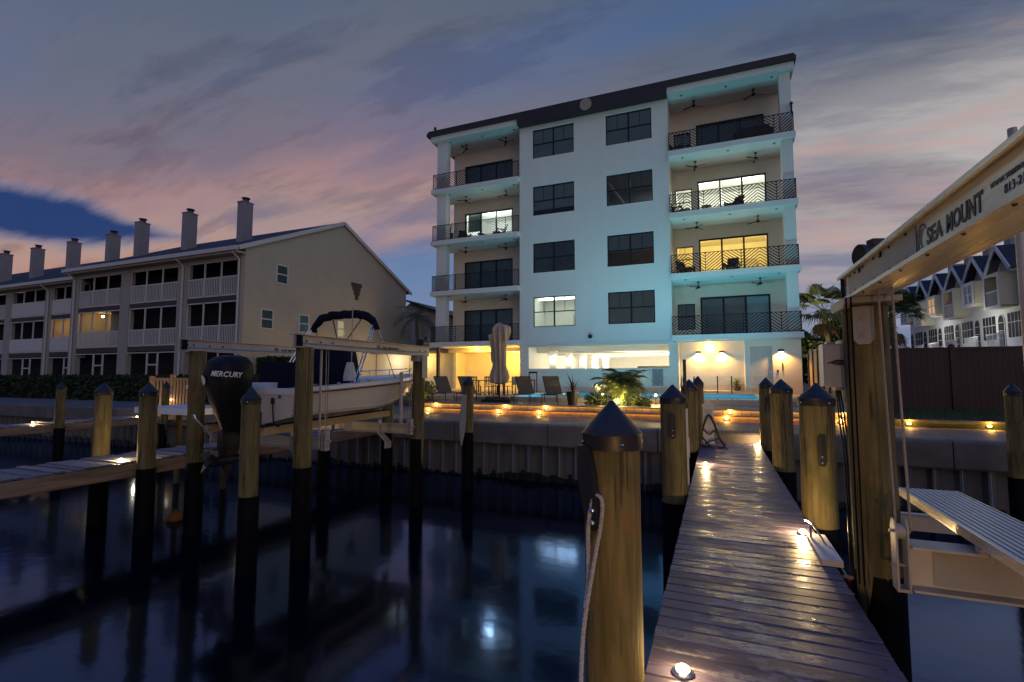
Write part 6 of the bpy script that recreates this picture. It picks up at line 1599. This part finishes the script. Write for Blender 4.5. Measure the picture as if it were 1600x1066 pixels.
for x, y, rz, lb in ((-.45, -.62, math.pi, 'dark slatted chair on the near left side of the patio table'), (.45, -.65, math.pi, 'dark slatted chair on the near right side of the patio table'),
                     (1.15, .05, -math.pi / 2, 'dark slatted chair at the right end of the patio table'), (-1.15, 0, math.pi / 2, 'dark slatted chair at the left end of the patio table'), (.2, .68, 0, 'dark slatted chair on the far side of the patio table')):
    c = dc if first else copy_tree(dc); first = False
    c.location = (TX0 + x, TYY + y, PZ); c.rotation_euler = (0, 0, rz); tag(c, lb, 'chair')
bs = thing('high_stool', (-9.15, 25, PZ), 'tall dark stool with a back behind the folded umbrella', 'stool')
MB().box(-9.4, -8.9, 24.75, 25.2, 2.82, 2.87).box(-9.4, -8.9, 25.16, 25.2, 3.2, 3.3).build('seat', 'bronze', bs)
for x in (-9.37, -8.93):
    for y in (24.78, 25.17): MB().box(x - .025, x + .025, y - .025, y + .025, PZ, 3.3 if y > 25 else 2.819).build('leg', 'bronze', bs)

spiky_pot((-5.0, 18.05, 1.976), 'dark pot of spiky burgundy leaves at the right end of the loungers', .50, .24, .75, 22, 'cordy', 6)
spiky_pot((.98, FY + .42, 2.26), 'bushy yellow-green plant in a dark pot inside the lit niche', .25, .22, .62, 40, 'leaf_lit', 8)
# palm planting with two up-lights
pp = thing('pygmy_palm', (-3.35, 18.7, 1.976), 'cluster of small palms lit from below, in the planting beside the pool', 'palm tree')
b = MB(); tr = MB(); rg = random.Random(12)
for k, (ox, oy, h, lx) in enumerate(((-.35, 0, .75, -.18), (.0, .12, 1.02, .02), (.32, -.05, .85, .2), (.12, -.12, .62, .1))):
    base = Vector((-3.35 + ox * .6, 18.7 + oy, 1.976)); top = base + Vector((lx, 0, h))
    tr.tube([tuple(base), tuple(base.lerp(top, .5)), tuple(top)], [.085, .07, .075], 9)
    for q in range(26): palm_frond(b, tuple(top), q * 2.4 + k, rg.uniform(-.05, 1.3), rg.uniform(.6, .95), rg.uniform(1.1, 2.2), 12, .30, rg)
tr.build('trunk', 'bark', pp, True); b.build('crown', 'leaf_lit', pp)
bush('shrub', (-4.05, 18.4, 1.976), .55, 1600, 'low dark round shrub at the left foot of the pygmy palms', seed=31, flat=.7, s=(.04, .09), group='shrubs round the pygmy palms')
bush('shrub', (-2.6, 18.45, 1.976), .50, 1500, 'low lit round shrub at the right foot of the pygmy palms', seed=32, flat=.75, s=(.04, .09), m='leaf_lit', group='shrubs round the pygmy palms')
bush('shrub', (-3.3, 18.0, 1.976), .42, 900, 'creeping ground shrub in front of the pygmy palm trunks', seed=33, flat=.35, s=(.03, .07), group='shrubs round the pygmy palms')
bush('shrub', (-12.6, 19.6, 1.9), .8, 1900, 'yellow-lit shrub left of the loungers below the boat bow', seed=34, flat=.9, s=(.06, .14), m='leaf_lit')
bush('shrub', (-14.4, 18.2, 1.66), .7, 1400, 'dark low shrub at the sea wall beneath the boat bow', seed=35, flat=.7, s=(.05, .12))
for x, y, lb in ((-4.15, 19.4, 'small garden spotlight left of the pygmy palms'), (-2.15, 19.4, 'small garden spotlight right of the pygmy palms')):
    u = thing('garden_light', (x, y, 1.976), lb, 'garden light', 'spotlights lighting the pygmy palms')
    MB().tube([(x, y, 1.976), (x, y, 2.3)], .015, 8).build('stake', 'bronze', u); MB().ball((x, y, 2.34), .05, 10, 6).build('lens', 'lamp_y', u, True)
    light('POINT', (x, y - .12, 2.42), 80, (1, .68, .2), .04, u)
light('POINT', (-3.3, 17.8, 2.2), 130, (1, .74, .3), .05, pp); light('POINT', (-12.1, 19.1, 2.0), 8, (1, .74, .25), .05, None, 'garden_bulb')  # first bulb is an unseen front fill, added to brighten the palms
# glass fence posts, grab rail, wheelie bin shapes by the tan fence
gf = thing('glass_pool_fence', (.5, 28.6, 2.12), 'frameless glass pool fence with two dark posts in front of the lit niche', 'fence')
for x in (.02, .70): MB().box(x - .03, x + .03, 28.42, 28.48, 2.12, 3.06).build('fence_post', 'bronze', gf)
for a, c in ((-2.9, -.02), (.06, .66), (.74, 2.9)): MB().box(a, c, 28.44, 28.455, 2.18, 3.04).build('glass_panel', 'clear', gf)
gr_ = thing('grab_rail', (-1.6, 20.9, 2.1), 'curved black pool grab rail behind the left dock pilings', 'handrail')
for x in (-1.3, -.85): 
    MB().tube(sag([(x, 20.55, 2.14), (x, 20.55, 2.8), (x + .02, 20.75, 3.0), (x + .03, 21.1, 2.95), (x + .04, 21.45, 2.3)], 6), .022, 8).build('rail', 'black', gr_, True)
bk_ = thing('bicycle', (4.55, 22.9, 1.85), 'bicycle leaning on the tan fence behind the control box', 'bicycle')
bx_, by_ = 4.9, 21.7
for i, yy in enumerate((21.3, 22.3)):
    b = MB(); n = 26; b.tube([(bx_, yy + .33 * math.cos(2 * math.pi * k / n), 2.19 + .33 * math.sin(2 * math.pi * k / n)) for k in range(n + 1)], .018, 6, False); w = b.build('wheel', 'hose', bk_, True)
    b = MB()
    for k in range(9): a = k * math.pi / 9; b.bar((bx_, yy + .32 * math.cos(a), 2.19 + .32 * math.sin(a)), (bx_, yy - .32 * math.cos(a), 2.19 - .32 * math.sin(a)), .005, .005, (1, 0, 0))
    b.build('spokes', 'steel', w)
b = MB().tube([(bx_, 22.3, 2.19), (bx_, 22.05, 2.62), (bx_, 21.45, 2.66), (bx_, 21.3, 2.19)], .016, 6).tube([(bx_, 22.05, 2.62), (bx_, 21.78, 2.16), (bx_, 21.45, 2.66)], .016, 6).tube([(bx_, 22.3, 2.19), (bx_, 21.78, 2.16)], .014, 6).tube([(bx_, 21.42, 2.66), (bx_, 21.4, 2.86)], .014, 6); b.build('frame', 'steel', bk_, True)
MB().tube([(bx_ - .25, 21.48, 2.86), (bx_, 21.38, 2.88), (bx_ + .25, 21.48, 2.86)], .013, 6).build('handlebar', 'black', bk_, True)
MB().prism([(21.95, 2.72), (22.25, 2.74), (22.25, 2.79), (21.95, 2.76)], 'x', bx_ - .06, bx_ + .06).build('saddle', 'black', bk_)
for L_, names in LABELS.items():
    if len(names) > 1: print('DUPLICATE LABEL', L_, names)
